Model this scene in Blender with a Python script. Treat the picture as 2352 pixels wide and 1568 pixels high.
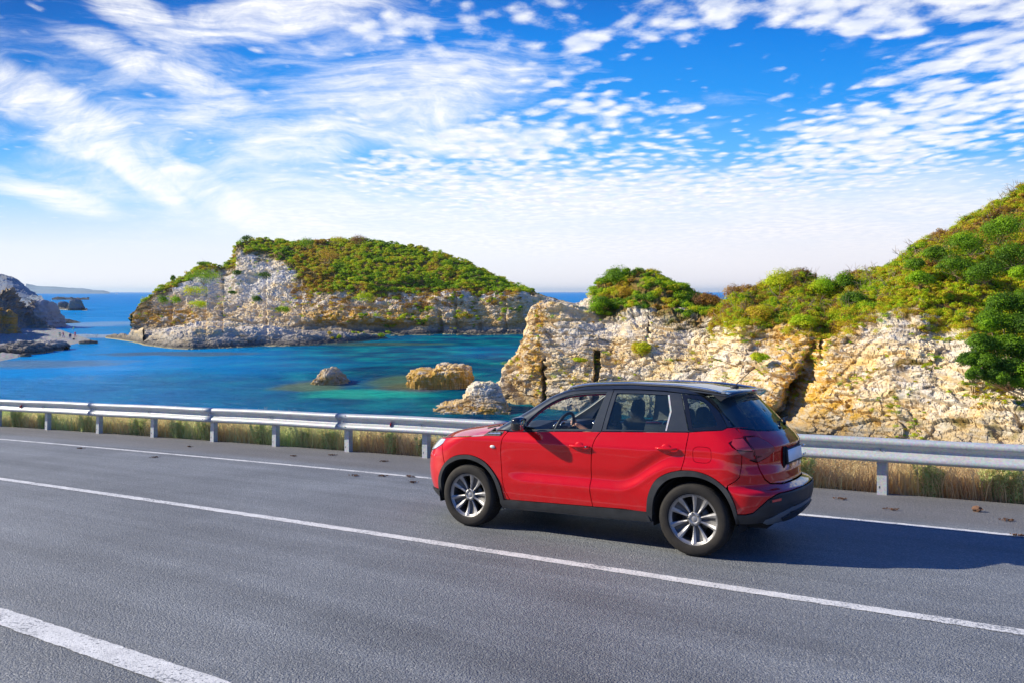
import bpy, bmesh, math, random
import numpy as np
from mathutils import Vector, Matrix
from mathutils.geometry import delaunay_2d_cdt
for o in list(bpy.data.objects): bpy.data.objects.remove(o, do_unlink=True)
SC = bpy.context.scene
COL = SC.collection
random.seed(7)
RNG = np.random.default_rng(11)
R = math.radians

# ------------------------------------------------------------------ camera
EYE = 11.6                       # metres above the sea
PITCH = math.atan(113.0/1826.7)
cam_data = bpy.data.cameras.new('camera')
cam = bpy.data.objects.new('camera', cam_data); COL.objects.link(cam)
cam_data.sensor_width = 36.0
cam_data.lens = 27.96
cam_data.clip_start = 0.05; cam_data.clip_end = 60000
cam.location = (0, 0, EYE)
cam.rotation_euler = (math.pi/2-PITCH, 0, 0)
SC.camera = cam

# ------------------------------------------------------------------ sun and sky
SUN_AZ = R(-79)      # direction towards the sun, measured from +Y (ahead) clockwise; -90 = straight left
SUN_EL = R(29)
sun_dir = Vector((math.sin(SUN_AZ)*math.cos(SUN_EL), math.cos(SUN_AZ)*math.cos(SUN_EL), math.sin(SUN_EL)))
sd = bpy.data.lights.new('sun', 'SUN'); sd.energy = 5.0; sd.angle = R(0.6); sd.color = (1.0, 0.90, 0.72)
sun = bpy.data.objects.new('sun', sd); COL.objects.link(sun)
sun.rotation_euler = sun_dir.to_track_quat('Z', 'Y').to_euler()
SC.view_settings.view_transform = 'Standard'
SC.view_settings.look = 'None'
SC.view_settings.exposure = 0.56
SC.view_settings.gamma = 1.0
SC.cycles.max_bounces = 8
SC.cycles.transparent_max_bounces = 16
SC.cycles.use_denoising = True

class NT:
    """small helper round a node tree"""
    def __init__(s, tree):
        s.t = tree; s.n = tree.nodes; s.l = tree.links
    def new(s, typ, **kw):
        n = s.n.new(typ)
        for k, v in kw.items():
            if k == 'inp':
                for a, b in v.items(): s.set(n, a, b)
            else: setattr(n, k, v)
        return n
    def set(s, n, a, b):
        i = n.inputs[a]
        if isinstance(b, bpy.types.NodeSocket): s.l.new(b, i)
        elif isinstance(b, bpy.types.Node): s.l.new(b.outputs[0], i)
        else:
            if isinstance(b, (tuple, list)) and len(b) == 3 and i.type == 'RGBA': b = (*b, 1)
            i.default_value = b
    def math(s, op, a, b=None, c=None, clamp=False):
        n = s.n.new('ShaderNodeMath'); n.operation = op; n.use_clamp = clamp
        s.set(n, 0, a)
        if b is not None: s.set(n, 1, b)
        if c is not None: s.set(n, 2, c)
        return n.outputs[0]
    def mix(s, f, a, b, mode='MIX'):
        n = s.n.new('ShaderNodeMix'); n.data_type = 'RGBA'; n.blend_type = mode
        s.set(n, 0, f); s.set(n, 6, a); s.set(n, 7, b)
        return n.outputs[2]
    def noise(s, vec, scale, detail=4, rough=.55, dist=0.0, out=0):
        n = s.new('ShaderNodeTexNoise', inp={'Scale': scale, 'Detail': detail, 'Roughness': rough, 'Distortion': dist})
        if vec is not None: s.set(n, 'Vector', vec)
        return n.outputs[out]
    def ramp(s, fac, stops, interp='LINEAR'):
        n = s.n.new('ShaderNodeValToRGB'); n.color_ramp.interpolation = interp
        e = n.color_ramp.elements
        while len(e) > 1: e.remove(e[-1])
        e[0].position = stops[0][0]; c = stops[0][1]; e[0].color = (*c, 1) if not isinstance(c, (int, float)) else (c, c, c, 1)
        for p, c in stops[1:]:
            x = e.new(p); x.color = (*c, 1) if not isinstance(c, (int, float)) else (c, c, c, 1)
        s.set(n, 0, fac)
        return n.outputs[0]
    def maprange(s, v, a, b, c=0.0, d=1.0, smooth=False):
        n = s.n.new('ShaderNodeMapRange'); n.clamp = True
        if smooth: n.interpolation_type = 'SMOOTHSTEP'
        for i, x in enumerate((v, a, b, c, d)): s.set(n, i, x)
        return n.outputs[0]
    def mapping(s, vec, loc=(0,0,0), rot=(0,0,0), sc=(1,1,1), typ='POINT'):
        n = s.n.new('ShaderNodeMapping'); n.vector_type = typ
        s.set(n, 0, vec); n.inputs[1].default_value = loc; n.inputs[2].default_value = rot; n.inputs[3].default_value = sc
        return n.outputs[0]
    def xyz(s, x, y, z):
        n = s.n.new('ShaderNodeCombineXYZ'); s.set(n, 0, x); s.set(n, 1, y); s.set(n, 2, z); return n.outputs[0]
    def bump(s, h, strength=.5, dist=.05, normal=None):
        n = s.new('ShaderNodeBump', inp={'Strength': strength, 'Distance': dist, 'Height': h})
        if normal is not None: s.set(n, 'Normal', normal)
        return n.outputs[0]

def build_world():
    w = bpy.data.worlds.new('World'); SC.world = w; w.use_nodes = True
    T = NT(w.node_tree); w.node_tree.nodes.clear()
    out = T.new('ShaderNodeOutputWorld'); bg = T.new('ShaderNodeBackground', inp={'Strength': 0.089})
    T.l.new(bg.outputs[0], out.inputs[0])
    sky = T.new('ShaderNodeTexSky'); sky.sky_type = 'NISHITA'; sky.sun_disc = False
    sky.sun_elevation = SUN_EL; sky.sun_rotation = SUN_AZ; sky.altitude = 20; sky.air_density = 1.0; sky.dust_density = .6; sky.ozone_density = 2.0
    tc = T.new('ShaderNodeTexCoord').outputs['Generated']
    sp = T.new('ShaderNodeSeparateXYZ', inp={0: tc})
    dx, dy, dz = sp.outputs
    ady = T.math('MAXIMUM', T.math('ABSOLUTE', dy), .08)
    X = T.math('DIVIDE', dx, ady); Z = T.math('DIVIDE', dz, ady)      # bearing and height over the horizon
    P = T.xyz(X, Z, 0.0)
    # clear sky: pale at the horizon, deep blue above
    el = T.maprange(Z, 0.0, .40)
    clear = T.ramp(el, [(0, (8.0, 7.8, 8.1)), (.14, (6.7, 7.2, 8.1)), (.28, (3.4, 5.6, 8.0)), (.44, (.9, 3.9, 8.2)),
                        (.6, (.12, 2.6, 7.6)), (.78, (.0, 1.85, 6.6)), (1, (.0, .85, 4.2))])
    warm = T.mix(T.math('MULTIPLY', T.maprange(X, -.2, .45, 0, 1, True), T.maprange(Z, .22, .0, 0, 1, True)), (1, 1, 1), (1.0, .945, .94), 'MIX')
    clear = T.mix(1.0, clear, warm, 'MULTIPLY')
    clear = T.mix(.06, clear, sky.outputs[0])
    clear = T.mix(T.math('MULTIPLY', T.maprange(X, -.25, -.6), T.maprange(Z, .15, .36, 0, .55)), clear, (.0, .62, 3.0))
    def blob(cx, cz, rx, rz, rot=0.0, hard=1.0):
        # soft ellipse of cover placed in the sky by bearing and height
        m = T.mapping(P, (cx, cz, 0), (0, 0, rot), (rx, rz, 1), 'TEXTURE')
        g = T.new('ShaderNodeTexGradient', gradient_type='SPHERICAL', inp={0: m}).outputs['Fac']
        return T.maprange(g, 0, .75, 0, hard, True)
    def q(px, py): return ((px-1176)/1826.7, (671-py)/1826.7)
    def B(px, py, rx, ry, rot=0, hard=1.0):
        c = q(px, py); return blob(c[0], c[1], rx/1826.7, ry/1826.7, R(rot), hard)
    def total(L):
        s = L[0]
        for x in L[1:]: s = T.math('MAXIMUM', s, x)
        return s
    # swirl the coordinates so strands fan and curl
    wv = T.noise(T.mapping(P, sc=(2.2, 4.5, 1)), 1.0, 3, .5, 0, 1)
    wv = T.new('ShaderNodeVectorMath', operation='SUBTRACT', inp={0: wv, 1: (.5, .5, .5)}).outputs[0]
    def warp(amt):
        v = T.new('ShaderNodeVectorMath', operation='SCALE', inp={0: wv, 'Scale': amt}).outputs[0]
        return T.new('ShaderNodeVectorMath', operation='ADD', inp={0: P, 1: v}).outputs[0]
    # --- cirrus strands (upper left, sweeping down to the right)
    Wp = warp(.22)
    c1 = T.noise(T.mapping(Wp, rot=(0, 0, R(24)), sc=(2.6, 17, 1)), 1.0, 9, .62, .4)
    c2 = T.noise(T.mapping(warp(.35), (3.1, 1.7, 0), (0, 0, R(8)), (3.2, 11, 1)), 1.0, 10, .66, .6)
    fine = T.noise(T.mapping(Wp, rot=(0, 0, R(20)), sc=(12, 60, 1)), 1.0, 6, .65)
    cir = T.math('ADD', T.math('MULTIPLY', c1, .42), T.math('ADD', T.math('MULTIPLY', c2, .30), T.math('MULTIPLY', fine, .30)))
    m_c = total([B(120, 250, 420, 110, -28), B(420, 190, 520, 70, -22, .85), B(330, 50, 330, 75, -32, .9), B(640, 55, 420, 90, 8),
                 B(230, 345, 270, 52, -12, .95), B(330, 400, 240, 60, -35), B(520, 460, 430, 70, -30), B(840, 290, 560, 115, 12, .95),
                 B(560, 290, 360, 80, -10, .8), B(740, 480, 620, 130, -8, .8), B(120, 455, 280, 45, -12, .7), B(20, 410, 120, 40, -30, .5), B(1060, 330, 420, 60, 2, .8), B(430, 300, 900, 330, -18, .50), B(150, 170, 560, 200, -25, .42), B(850, 240, 640, 150, 10, .8), B(760, 100, 460, 90, 4, .45)])
    fib = T.noise(T.mapping(warp(.16), (5, 2, 0), rot=(0, 0, R(22)), sc=(6, 70, 1)), 1.0, 6, .75)
    puff = T.noise(T.mapping(warp(.16), (1, 8, 0), rot=(0, 0, R(12)), sc=(14, 30, 1)), 1.0, 7, .68, .5)
    d_c = T.maprange(T.math('ADD', T.math('MULTIPLY', T.math('SUBTRACT', cir, .52), 2.0), T.math('MULTIPLY', m_c, .54)), .04, .60, 0, 1, True)
    d_c = T.math('MULTIPLY', d_c, T.math('ADD', .30, T.math('ADD', T.maprange(fib, .32, .66, 0, .45), T.maprange(puff, .34, .64, 0, .55))), clamp=True)
    # --- altocumulus fields (right), in the plane of the cloud deck so that cells flatten towards the horizon
    dzz = T.math('MAXIMUM', T.math('ADD', Z, .045), .03)
    K = T.xyz(T.math('DIVIDE', X, dzz), T.math('DIVIDE', 1.0, dzz), 0.0)
    kn = T.noise(K, 1.3, 3, .5, 0, 1)
    K2 = T.new('ShaderNodeVectorMath', operation='ADD', inp={0: K, 1: T.new('ShaderNodeVectorMath', operation='SCALE', inp={0: kn, 'Scale': .22}).outputs[0]}).outputs[0]
    a1 = T.noise(T.mapping(K2, rot=(0, 0, R(10)), sc=(8.5, 7.2, 1)), 1.0, 8, .62, .0)
    vor = T.new('ShaderNodeTexVoronoi', feature='SMOOTH_F1', inp={'Vector': T.mapping(K2, rot=(0, 0, R(6)), sc=(11.5, 9.0, 1)), 'Scale': 1.0, 'Smoothness': .6, 'Randomness': 1.0}).outputs[0]
    a2 = T.math('SUBTRACT', 1.0, T.math('MULTIPLY', vor, 1.35))
    big = T.noise(T.mapping(P, (7, 3, 0), sc=(5, 12, 1)), 1.0, 5, .55)
    alto = T.math('ADD', T.math('MULTIPLY', a1, .62), T.math('ADD', T.math('MULTIPLY', a2, .30), T.math('MULTIPLY', big, .26)))
    m_a = total([B(900, 75, 190, 65, 10, .75), B(1180, 60, 220, 60, 8, .5), B(1160, 115, 120, 40, 10, .55), B(1640, 30, 330, 80, 14, .9), B(1900, 50, 430, 75, -6), B(2250, 60, 480, 150, -14, .85), B(2150, 170, 300, 80, 10), B(1250, 200, 260, 40, 6, .5),
                 B(2250, 230, 420, 130, 10), B(2000, 330, 480, 150, 12), B(1800, 420, 420, 80, 4), B(1330, 270, 260, 80, 2, .9), B(1180, 330, 330, 110, 0),
                 B(1500, 440, 700, 85, 2), B(1180, 430, 420, 120, 0), B(900, 250, 230, 60, 14, .7), B(960, 400, 300, 90), B(1560, 255, 110, 26, 0, .8), B(1340, 110, 110, 34, 20, .8), B(1000, 180, 240, 40, 8, .6), B(1050, 120, 200, 60, 8, .6), B(2200, 290, 620, 230, 8, .60), B(1100, 90, 520, 150, 0, .25), B(1250, 360, 600, 170, 0, .8)])
    d_a = T.maprange(T.math('ADD', T.math('MULTIPLY', T.math('SUBTRACT', alto, .56), 1.9), T.math('MULTIPLY', m_a, .56)), .14, .72, 0, 1, True)
    # --- bright veil low over the sea
    veil = T.noise(T.mapping(warp(.1), sc=(3.5, 26, 1)), 1.0, 6, .6)
    m_v = total([B(1500, 520, 1400, 140, 0, .9), B(900, 510, 500, 80, -6, .8), B(2300, 480, 700, 130, 0, .9)])
    d_v = T.math('MULTIPLY', m_v, T.maprange(veil, .28, .62, .45, 1, True))
    dens = T.math('SUBTRACT', 1.0, T.math('MULTIPLY', T.math('SUBTRACT', 1.0, T.math('MULTIPLY', d_c, .93)),
                  T.math('MULTIPLY', T.math('SUBTRACT', 1.0, T.math('MULTIPLY', d_a, .95)), T.math('SUBTRACT', 1.0, T.math('MULTIPLY', d_v, .92)))))
    # thick parts of the deck are greyer underneath
    sh = T.maprange(T.noise(T.mapping(K2, (0, .35, 0), rot=(0, 0, R(10)), sc=(9.5, 7.6, 1)), 1.0, 5, .5), .38, .62, 0, 1)
    ccol = T.mix(T.math('MULTIPLY', sh, T.math('MAXIMUM', d_a, T.math('MULTIPLY', d_v, .75))), (8.4, 8.4, 8.5), (6.2, 6.7, 7.8))
    ccol = T.mix(1.0, ccol, warm, 'MULTIPLY')
    fin = T.mix(dens, clear, ccol)
    below = T.maprange(dz, -.02, 0.0)
    fin = T.mix(below, (1.2, 2.6, 4.0), fin)
    T.set(bg, 'Color', fin)
    w.cycles.sampling_method = 'MANUAL'; w.cycles.sample_map_resolution = 1024
build_world()

# ------------------------------------------------------------------ numbers helpers
FD = 1826.7
CP, SP = math.cos(PITCH), math.sin(PITCH)
def at(px, py, Y):
    """world points seen at (px, py) of the 2352 px wide photograph, Y metres ahead"""
    px, py, Y = np.broadcast_arrays(np.asarray(px, float), np.asarray(py, float), np.asarray(Y, float))
    a = (px-1176)/FD; b = (784-py)/FD
    dy = CP + b*SP; dz = -SP + b*CP
    return np.stack([a/dy*Y, Y, EYE+dz/dy*Y], -1)
def seaY(py):
    b = (784-np.asarray(py, float))/FD
    return -EYE/((-SP+b*CP)/(CP+b*SP))
def tab(pts):
    xs = [p[0] for p in pts]; ys = [p[1] for p in pts]
    return lambda x: np.interp(x, xs, ys)
def _h(ix, iy, iz, seed):
    h = (ix*374761393 + iy*668265263 + iz*2147483647 + seed*1274126177) & 0xffffffff
    h = ((h ^ (h >> 13)) * 1274126177) & 0xffffffff
    h = ((h ^ (h >> 16)) * 2246822519) & 0xffffffff
    return ((h ^ (h >> 15)) & 0xffffff) / float(0xffffff)
def vnoise(p, seed=0):
    i = np.floor(p).astype(np.int64); f = p-i; f = f*f*f*(f*(f*6-15)+10)
    r = 0
    for a in (0, 1):
        for b in (0, 1):
            for c in (0, 1):
                w = (f[..., 0] if a else 1-f[..., 0])*(f[..., 1] if b else 1-f[..., 1])*(f[..., 2] if c else 1-f[..., 2])
                r = r + w*_h(i[..., 0]+a, i[..., 1]+b, i[..., 2]+c, seed)
    return r*2-1
def fbm(p, oct=4, seed=0, gain=.5, lac=2.03):
    r = 0; a = 1; p = np.array(p, float)
    for k in range(oct):
        r = r + a*vnoise(p, seed+k*17); a *= gain; p = p*lac+3.1
    return r
def cells(p, seed=0):
    """Voronoi: random value of the nearest cell, and distance to its border"""
    i = np.floor(p).astype(np.int64)
    d1 = np.full(p.shape[:-1], 9.); d2 = d1.copy(); v = np.zeros(p.shape[:-1])
    for a in (-1, 0, 1):
        for b in (-1, 0, 1):
            for c in (-1, 0, 1):
                j = i+np.array([a, b, c])
                q = np.stack([j[..., k]+_h(j[..., 0], j[..., 1], j[..., 2], seed+k+1) for k in range(3)], -1)
                d = np.sqrt(((q-p)**2).sum(-1)); r = _h(j[..., 0], j[..., 1], j[..., 2], seed+9)
                n = d < d1
                d2 = np.where(n, d1, np.minimum(d2, d)); v = np.where(n, r, v); d1 = np.where(n, d, d1)
    return v, d2-d1

# ------------------------------------------------------------------ object helpers
def tag(o, label=None, cat=None, group=None, kind=None):
    if label: o['label'] = label
    if cat: o['category'] = cat
    if group: o['group'] = group
    if kind: o['kind'] = kind
    return o
def empty(name, label, cat, loc=(0,0,0), rz=0, group=None):
    o = bpy.data.objects.new(name, None); COL.objects.link(o); o.location = loc; o.rotation_euler = (0, 0, rz)
    return tag(o, label, cat, group)
def link(name, me, parent=None, mat=None):
    o = bpy.data.objects.new(name, me); COL.objects.link(o)
    if mat is not None and not me.materials: me.materials.append(mat)
    if parent is not None: o.parent = parent
    return o
def np_mesh(name, V, F, smooth=False, attrs=None):
    V = np.ascontiguousarray(V, dtype=np.float32); F = np.ascontiguousarray(F, dtype=np.int32)
    me = bpy.data.meshes.new(name); k = F.shape[1]
    me.vertices.add(len(V)); me.vertices.foreach_set('co', V.ravel())
    me.loops.add(F.size); me.loops.foreach_set('vertex_index', F.ravel())
    me.polygons.add(len(F)); me.polygons.foreach_set('loop_start', np.arange(0, F.size, k, dtype=np.int32))
    try: me.polygons.foreach_set('loop_total', np.full(len(F), k, dtype=np.int32))
    except Exception: pass
    me.polygons.foreach_set('use_smooth', np.full(len(F), smooth, dtype=bool))
    me.update(calc_edges=True); me.validate()
    for n, a in (attrs or {}).items():
        at_ = me.attributes.new(n, 'FLOAT', 'POINT'); at_.data.foreach_set('value', np.ascontiguousarray(a, dtype=np.float32).ravel())
    return me
def grid_faces(nr, nc):
    a = np.arange(nr*nc).reshape(nr, nc)
    return np.stack([a[:-1, :-1], a[:-1, 1:], a[1:, 1:], a[1:, :-1]], -1).reshape(-1, 4)
def copy_tree(o, parent=None):
    c = o.copy(); COL.objects.link(c)
    if parent is not None: c.parent = parent
    for ch in o.children: copy_tree(ch, c)
    return c
_mats = {}
def mat_new(name):
    m = bpy.data.materials.new(name); m.use_nodes = True; m.node_tree.nodes.clear()
    T = NT(m.node_tree); out = T.new('ShaderNodeOutputMaterial')
    return m, T, out
def pbr(name, col, rough=.5, metal=0., coat=0., spec=.5, noise=0., nscale=30, bump=0., emit=None, coat_rough=.03):
    if name in _mats: return _mats[name]
    m, T, out = mat_new(name)
    b = T.new('ShaderNodeBsdfPrincipled', inp={'Roughness': rough, 'Metallic': metal, 'Coat Weight': coat, 'Coat Roughness': coat_rough, 'Specular IOR Level': spec})
    tc = T.new('ShaderNodeTexCoord').outputs['Object']
    n = T.noise(tc, nscale, 5, .6)
    if noise: T.set(b, 'Base Color', T.mix(T.maprange(n, .3, .7), tuple(c*(1-noise) for c in col), tuple(min(1, c*(1+noise)) for c in col)))
    else: T.set(b, 'Base Color', col)
    if noise: T.set(b, 'Roughness', T.maprange(n, .3, .7, max(0, rough-.08), min(1, rough+.08)))
    if bump: T.set(b, 'Normal', T.bump(n, bump, .01))
    if emit: T.set(b, 'Emission Color', emit[0]); T.set(b, 'Emission Strength', emit[1])
    T.l.new(b.outputs[0], out.inputs[0]); _mats[name] = m
    return m
# ------------------------------------------------------------------ materials of the coast
def mat_rock(name, light=(.87,.81,.69), cream=(.88,.66,.30), grey=(.52,.53,.57), och=(.78,.46,.07), fine=1.0, haze=None):
    m, T, out = mat_new(name)
    tc = T.new('ShaderNodeTexCoord').outputs['Object']
    A = lambda n: T.new('ShaderNodeAttribute', attribute_name=n).outputs['Fac']
    big = T.noise(tc, .16*fine, 5, .6, .4); mid = T.noise(tc, .8*fine, 6, .65, .2)
    st = T.noise(T.mapping(tc, rot=(R(4), R(3), 0), sc=(.30*fine, .30*fine, 3.0*fine)), 1.0, 7, .70, .6)
    tiny = T.noise(tc, 5*fine, 6, .7)
    c = T.mix(T.maprange(mid, .38, .62), light, tuple(x*.86 for x in light))
    c = T.mix(T.math('MULTIPLY', T.maprange(big, .42, .60), T.maprange(st, .35, .6, .15, .85)), c, cream)
    c = T.mix(T.math('MULTIPLY', T.maprange(T.noise(T.mapping(tc, (9, 4, 2)), .35*fine, 6, .65), .5, .68), .75), c, grey)
    o = T.math('MULTIPLY', A('och'), T.maprange(T.math('ADD', mid, T.math('MULTIPLY', st, .6)), .60, .86))
    c = T.mix(o, c, T.mix(tiny, och, tuple(x*.55 for x in och)))
    c = T.mix(T.math('MULTIPLY', T.maprange(tiny, .56, .72), .45), c, tuple(x*.55 for x in cream))
    # tide band: dark weed and algae just over the water
    sp = T.new('ShaderNodeSeparateXYZ', inp={0: tc}); z = sp.outputs[2]
    c = T.mix(T.math('MULTIPLY', T.math('MULTIPLY', T.maprange(T.math('ADD', z, T.math('MULTIPLY', T.math('SUBTRACT', mid, .5), 5.0)), 1.6, 3.6, .72, 0), A('wet')), T.maprange(tiny, .3, .6, .6, 1)), c, (.26,.235,.20))
    band = T.maprange(T.math('ADD', z, T.math('MULTIPLY', T.math('SUBTRACT', mid, .5), 2.2)), .55, 1.6, 1, 0)
    c = T.mix(T.math('MULTIPLY', T.math('MULTIPLY', band, .88), A('wet')), c, (.085, .080, .072))
    rim = T.math('MULTIPLY', T.maprange(z, .12, .3, 1, 0), .7)
    c = T.mix(T.math('MULTIPLY', rim, A('wet')), c, (.55, .5, .25))
    # thin soil with dry grass where the rock is covered
    soil = T.mix(T.maprange(T.noise(tc, 1.3, 5, .6), .35, .65), (.11, .12, .02), (.34, .20, .07))
    c = T.mix(T.math('MULTIPLY', A('soil'), T.maprange(T.math('ADD', T.noise(tc, .9*fine, 5, .7), T.math('MULTIPLY', A('soil'), .35)), .55, .7)), c, soil)
    b = T.new('ShaderNodeBsdfPrincipled', inp={'Base Color': c, 'Roughness': .88, 'Specular IOR Level': .2})
    vo = T.new('ShaderNodeTexVoronoi', feature='DISTANCE_TO_EDGE', inp={'Vector': T.mapping(tc, sc=(1.1*fine, 1.1*fine, 2.4*fine)), 'Scale': 1.0}).outputs[0]
    hgt = T.math('ADD', T.math('MULTIPLY', st, .5), T.math('ADD', T.math('MULTIPLY', tiny, .3), T.math('MULTIPLY', T.maprange(vo, 0, .07), .14)))
    T.set(b, 'Normal', T.bump(hgt, 1.0, .30/fine))
    T.l.new(b.outputs[0], out.inputs[0]); return m

def mat_leaf(name, stops=None, trans=.42):
    m, T, out = mat_new(name)
    A = T.new('ShaderNodeAttribute', attribute_name='tint').outputs['Fac']
    c = T.ramp(A, stops or [(0, (.035,.10,.012)), (.2, (.10,.21,.014)), (.40, (.30,.54,.010)), (.56, (.58,.68,.012)), (.74, (.66,.50,.03)), (.86, (.48,.25,.04)), (1, (.22,.12,.06))])
    d = T.new('ShaderNodeBsdfPrincipled', inp={'Base Color': c, 'Roughness': .6, 'Specular IOR Level': .25})
    t = T.new('ShaderNodeBsdfTranslucent', inp={0: c})
    mx = T.new('ShaderNodeMixShader', inp={0: trans}); T.l.new(d.outputs[0], mx.inputs[1]); T.l.new(t.outputs[0], mx.inputs[2])
    T.l.new(mx.outputs[0], out.inputs[0]); return m
M_ROCK = mat_rock('limestone_far', fine=.8)
M_ROCK_NEAR = mat_rock('limestone_near', fine=1.6, cream=(.92,.69,.29))
M_ROCK_SHADE = mat_rock('limestone_shaded', light=(.24,.27,.31), cream=(.30,.25,.18), grey=(.09,.12,.17), fine=.6)  # bluish shade of the left shore put into the rock colours
M_ROCK_HAZED = mat_rock('limestone_hazed', light=(.17,.28,.42), cream=(.20,.27,.34), grey=(.07,.14,.25), fine=.3)  # blue of distance haze painted into the rock colours
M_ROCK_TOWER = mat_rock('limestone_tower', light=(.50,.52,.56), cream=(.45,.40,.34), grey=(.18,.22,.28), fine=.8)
M_LEAF = mat_leaf('leaves')
M_TWIG = pbr('twigs', (.30,.22,.15), .9, noise=.3, nscale=3)

# ------------------------------------------------------------------ land forms
def landform(name, x0, x1, step, rows, disp, mat, feat=None, soil=None, och=None, wet=1.0, strata=1.0, seed=0, block=1.0, carve=None, ns=1.0, ext=None):
    """rows: list of (kind, table_y_or_z, table_D, n, amp). kind 'p' = photo height py, 'z' = metres over the sea"""
    X = np.arange(x0, x1+step*.5, step)
    if ext:
        lo, hi = ext; X = np.concatenate([np.arange(lo, x0-1, step*7) if lo is not None else [], X, np.arange(x1+step*5, hi, step*5) if hi is not None else []])
    nc = len(X)
    P = []; AMP = []; VV = []
    ctrl = []
    for kind, ty, tD, n, amp in rows:
        D = tD(X) if callable(tD) else np.full(nc, float(tD))
        if kind == 'p': q = at(X, ty(X), D)
        else:
            q = at(X, 700, D); q[:, 2] = ty(X) if callable(ty) else ty
        ctrl.append((q, n, amp))
    for k in range(len(ctrl)):
        q, n, amp = ctrl[k]
        if k == 0: P.append(q[None]); AMP.append(np.full((1, nc), amp)); VV.append(np.zeros((1, nc))); continue
        q0, _, a0 = ctrl[k-1]
        t = (np.arange(1, n+1)/n)[:, None]
        P.append(q0[None]*(1-t[..., None])+q[None]*t[..., None])
        AMP.append(np.repeat(a0*(1-t)+amp*t, nc, 1)); VV.append(np.repeat((k-1)+t, nc, 1))
    P = np.concatenate(P); AMP = np.concatenate(AMP); VV = np.concatenate(VV)
    base = P.copy()
    du = np.gradient(P, axis=1); dv = np.gradient(P, axis=0)
    N = np.cross(du, dv); N /= np.linalg.norm(N, axis=-1, keepdims=True)+1e-9
    # smooth normals a little
    if (N[..., 1].mean()) > 0: N = -N
    for _ in range(3):
        N[1:-1] = (N[:-2]+N[1:-1]*2+N[2:])/4
    N /= np.linalg.norm(N, axis=-1, keepdims=True)+1e-9
    a = AMP*ns; P_ = P; P = P/ns
    big = fbm(P/9.0, 3, seed)*1.6
    med = fbm(P/np.array([3.6, 3.6, 1.3]), 4, seed+5)*.70
    zz = P[..., 2]+P[..., 0]*.05+fbm(P/7.0, 3, seed+3)*.9
    led = zz/.85+fbm(P*np.array([.5, .5, 1.6]), 3, seed+8)*.35
    fr = led-np.floor(led); rv = _h(np.floor(led).astype(np.int64), np.floor(P[..., 0]/6+fbm(P/4., 2, 4)).astype(np.int64), 0*np.floor(led).astype(np.int64), seed)
    ledge = (rv-.5)*.70+np.where(fr > .78, -(fr-.78)/.22*.50, 0)
    cv, ce = cells(P*np.array([.45, .45, 1.25])+fbm(P/2., 2, seed+1)[..., None]*.35, seed)
    cv2, ce2 = cells(P*np.array([1.7, 1.7, 3.0]), seed+30)
    cv3, ce3 = cells(P*np.array([3.4, 3.4, 6.4]), seed+60)
    blk = (cv3-.5)*.15-np.clip(.06-ce3, 0, 1)*.7+(cv-.5)*.75+(cv2-.5)*.30-np.clip(.05-ce, 0, 1)*2.4-np.clip(.05-ce2, 0, 1)*1.0
    d = disp*a*(big*.8+med*.7+ledge*strata+blk*block)
    P = P_+N*d[..., None]
    if carve is not None:
        back = carve(np.repeat(X[None], P.shape[0], 0), P, VV)       # metres pushed into the rock
        dirv = np.stack([P[..., 0]*0+.15, np.ones_like(P[..., 0]), 0*P[..., 0]], -1)
        P = P+dirv*back[..., None]
    Xg = np.repeat(X[None], P.shape[0], 0)
    so = soil(Xg, P, VV) if soil else np.zeros_like(VV)
    oc = och(Xg, P, VV) if och else np.full_like(VV, .35)
    me = np_mesh(name, P.reshape(-1, 3), grid_faces(*VV.shape), False, dict(soil=so, och=oc, wet=np.full_like(VV, wet)))
    o = link(name, me, None, mat)
    return o, dict(P=P, N=N, X=Xg, V=VV)

def pick(L, n, ok, seed=0):
    """n points of land form L, spread by area, where ok(X, P, V) allows"""
    rg = np.random.default_rng(seed)
    P, X, V = L['P'], L['X'], L['V']
    a = np.linalg.norm(np.cross(P[1:, :-1]-P[:-1, :-1], P[:-1, 1:]-P[:-1, :-1]), axis=-1)
    w = a*ok(X[:-1, :-1], P[:-1, :-1], V[:-1, :-1]); w = w.ravel()
    i = rg.choice(w.size, n, p=w/w.sum())
    r, c = np.divmod(i, P.shape[1]-1); u = rg.random((n, 1)); v = rg.random((n, 1))
    Q = P[r, c]*(1-u)*(1-v)+P[r+1, c]*u*(1-v)+P[r, c+1]*(1-u)*v+P[r+1, c+1]*u*v
    return Q, L['N'][r, c], X[r, c]

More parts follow.
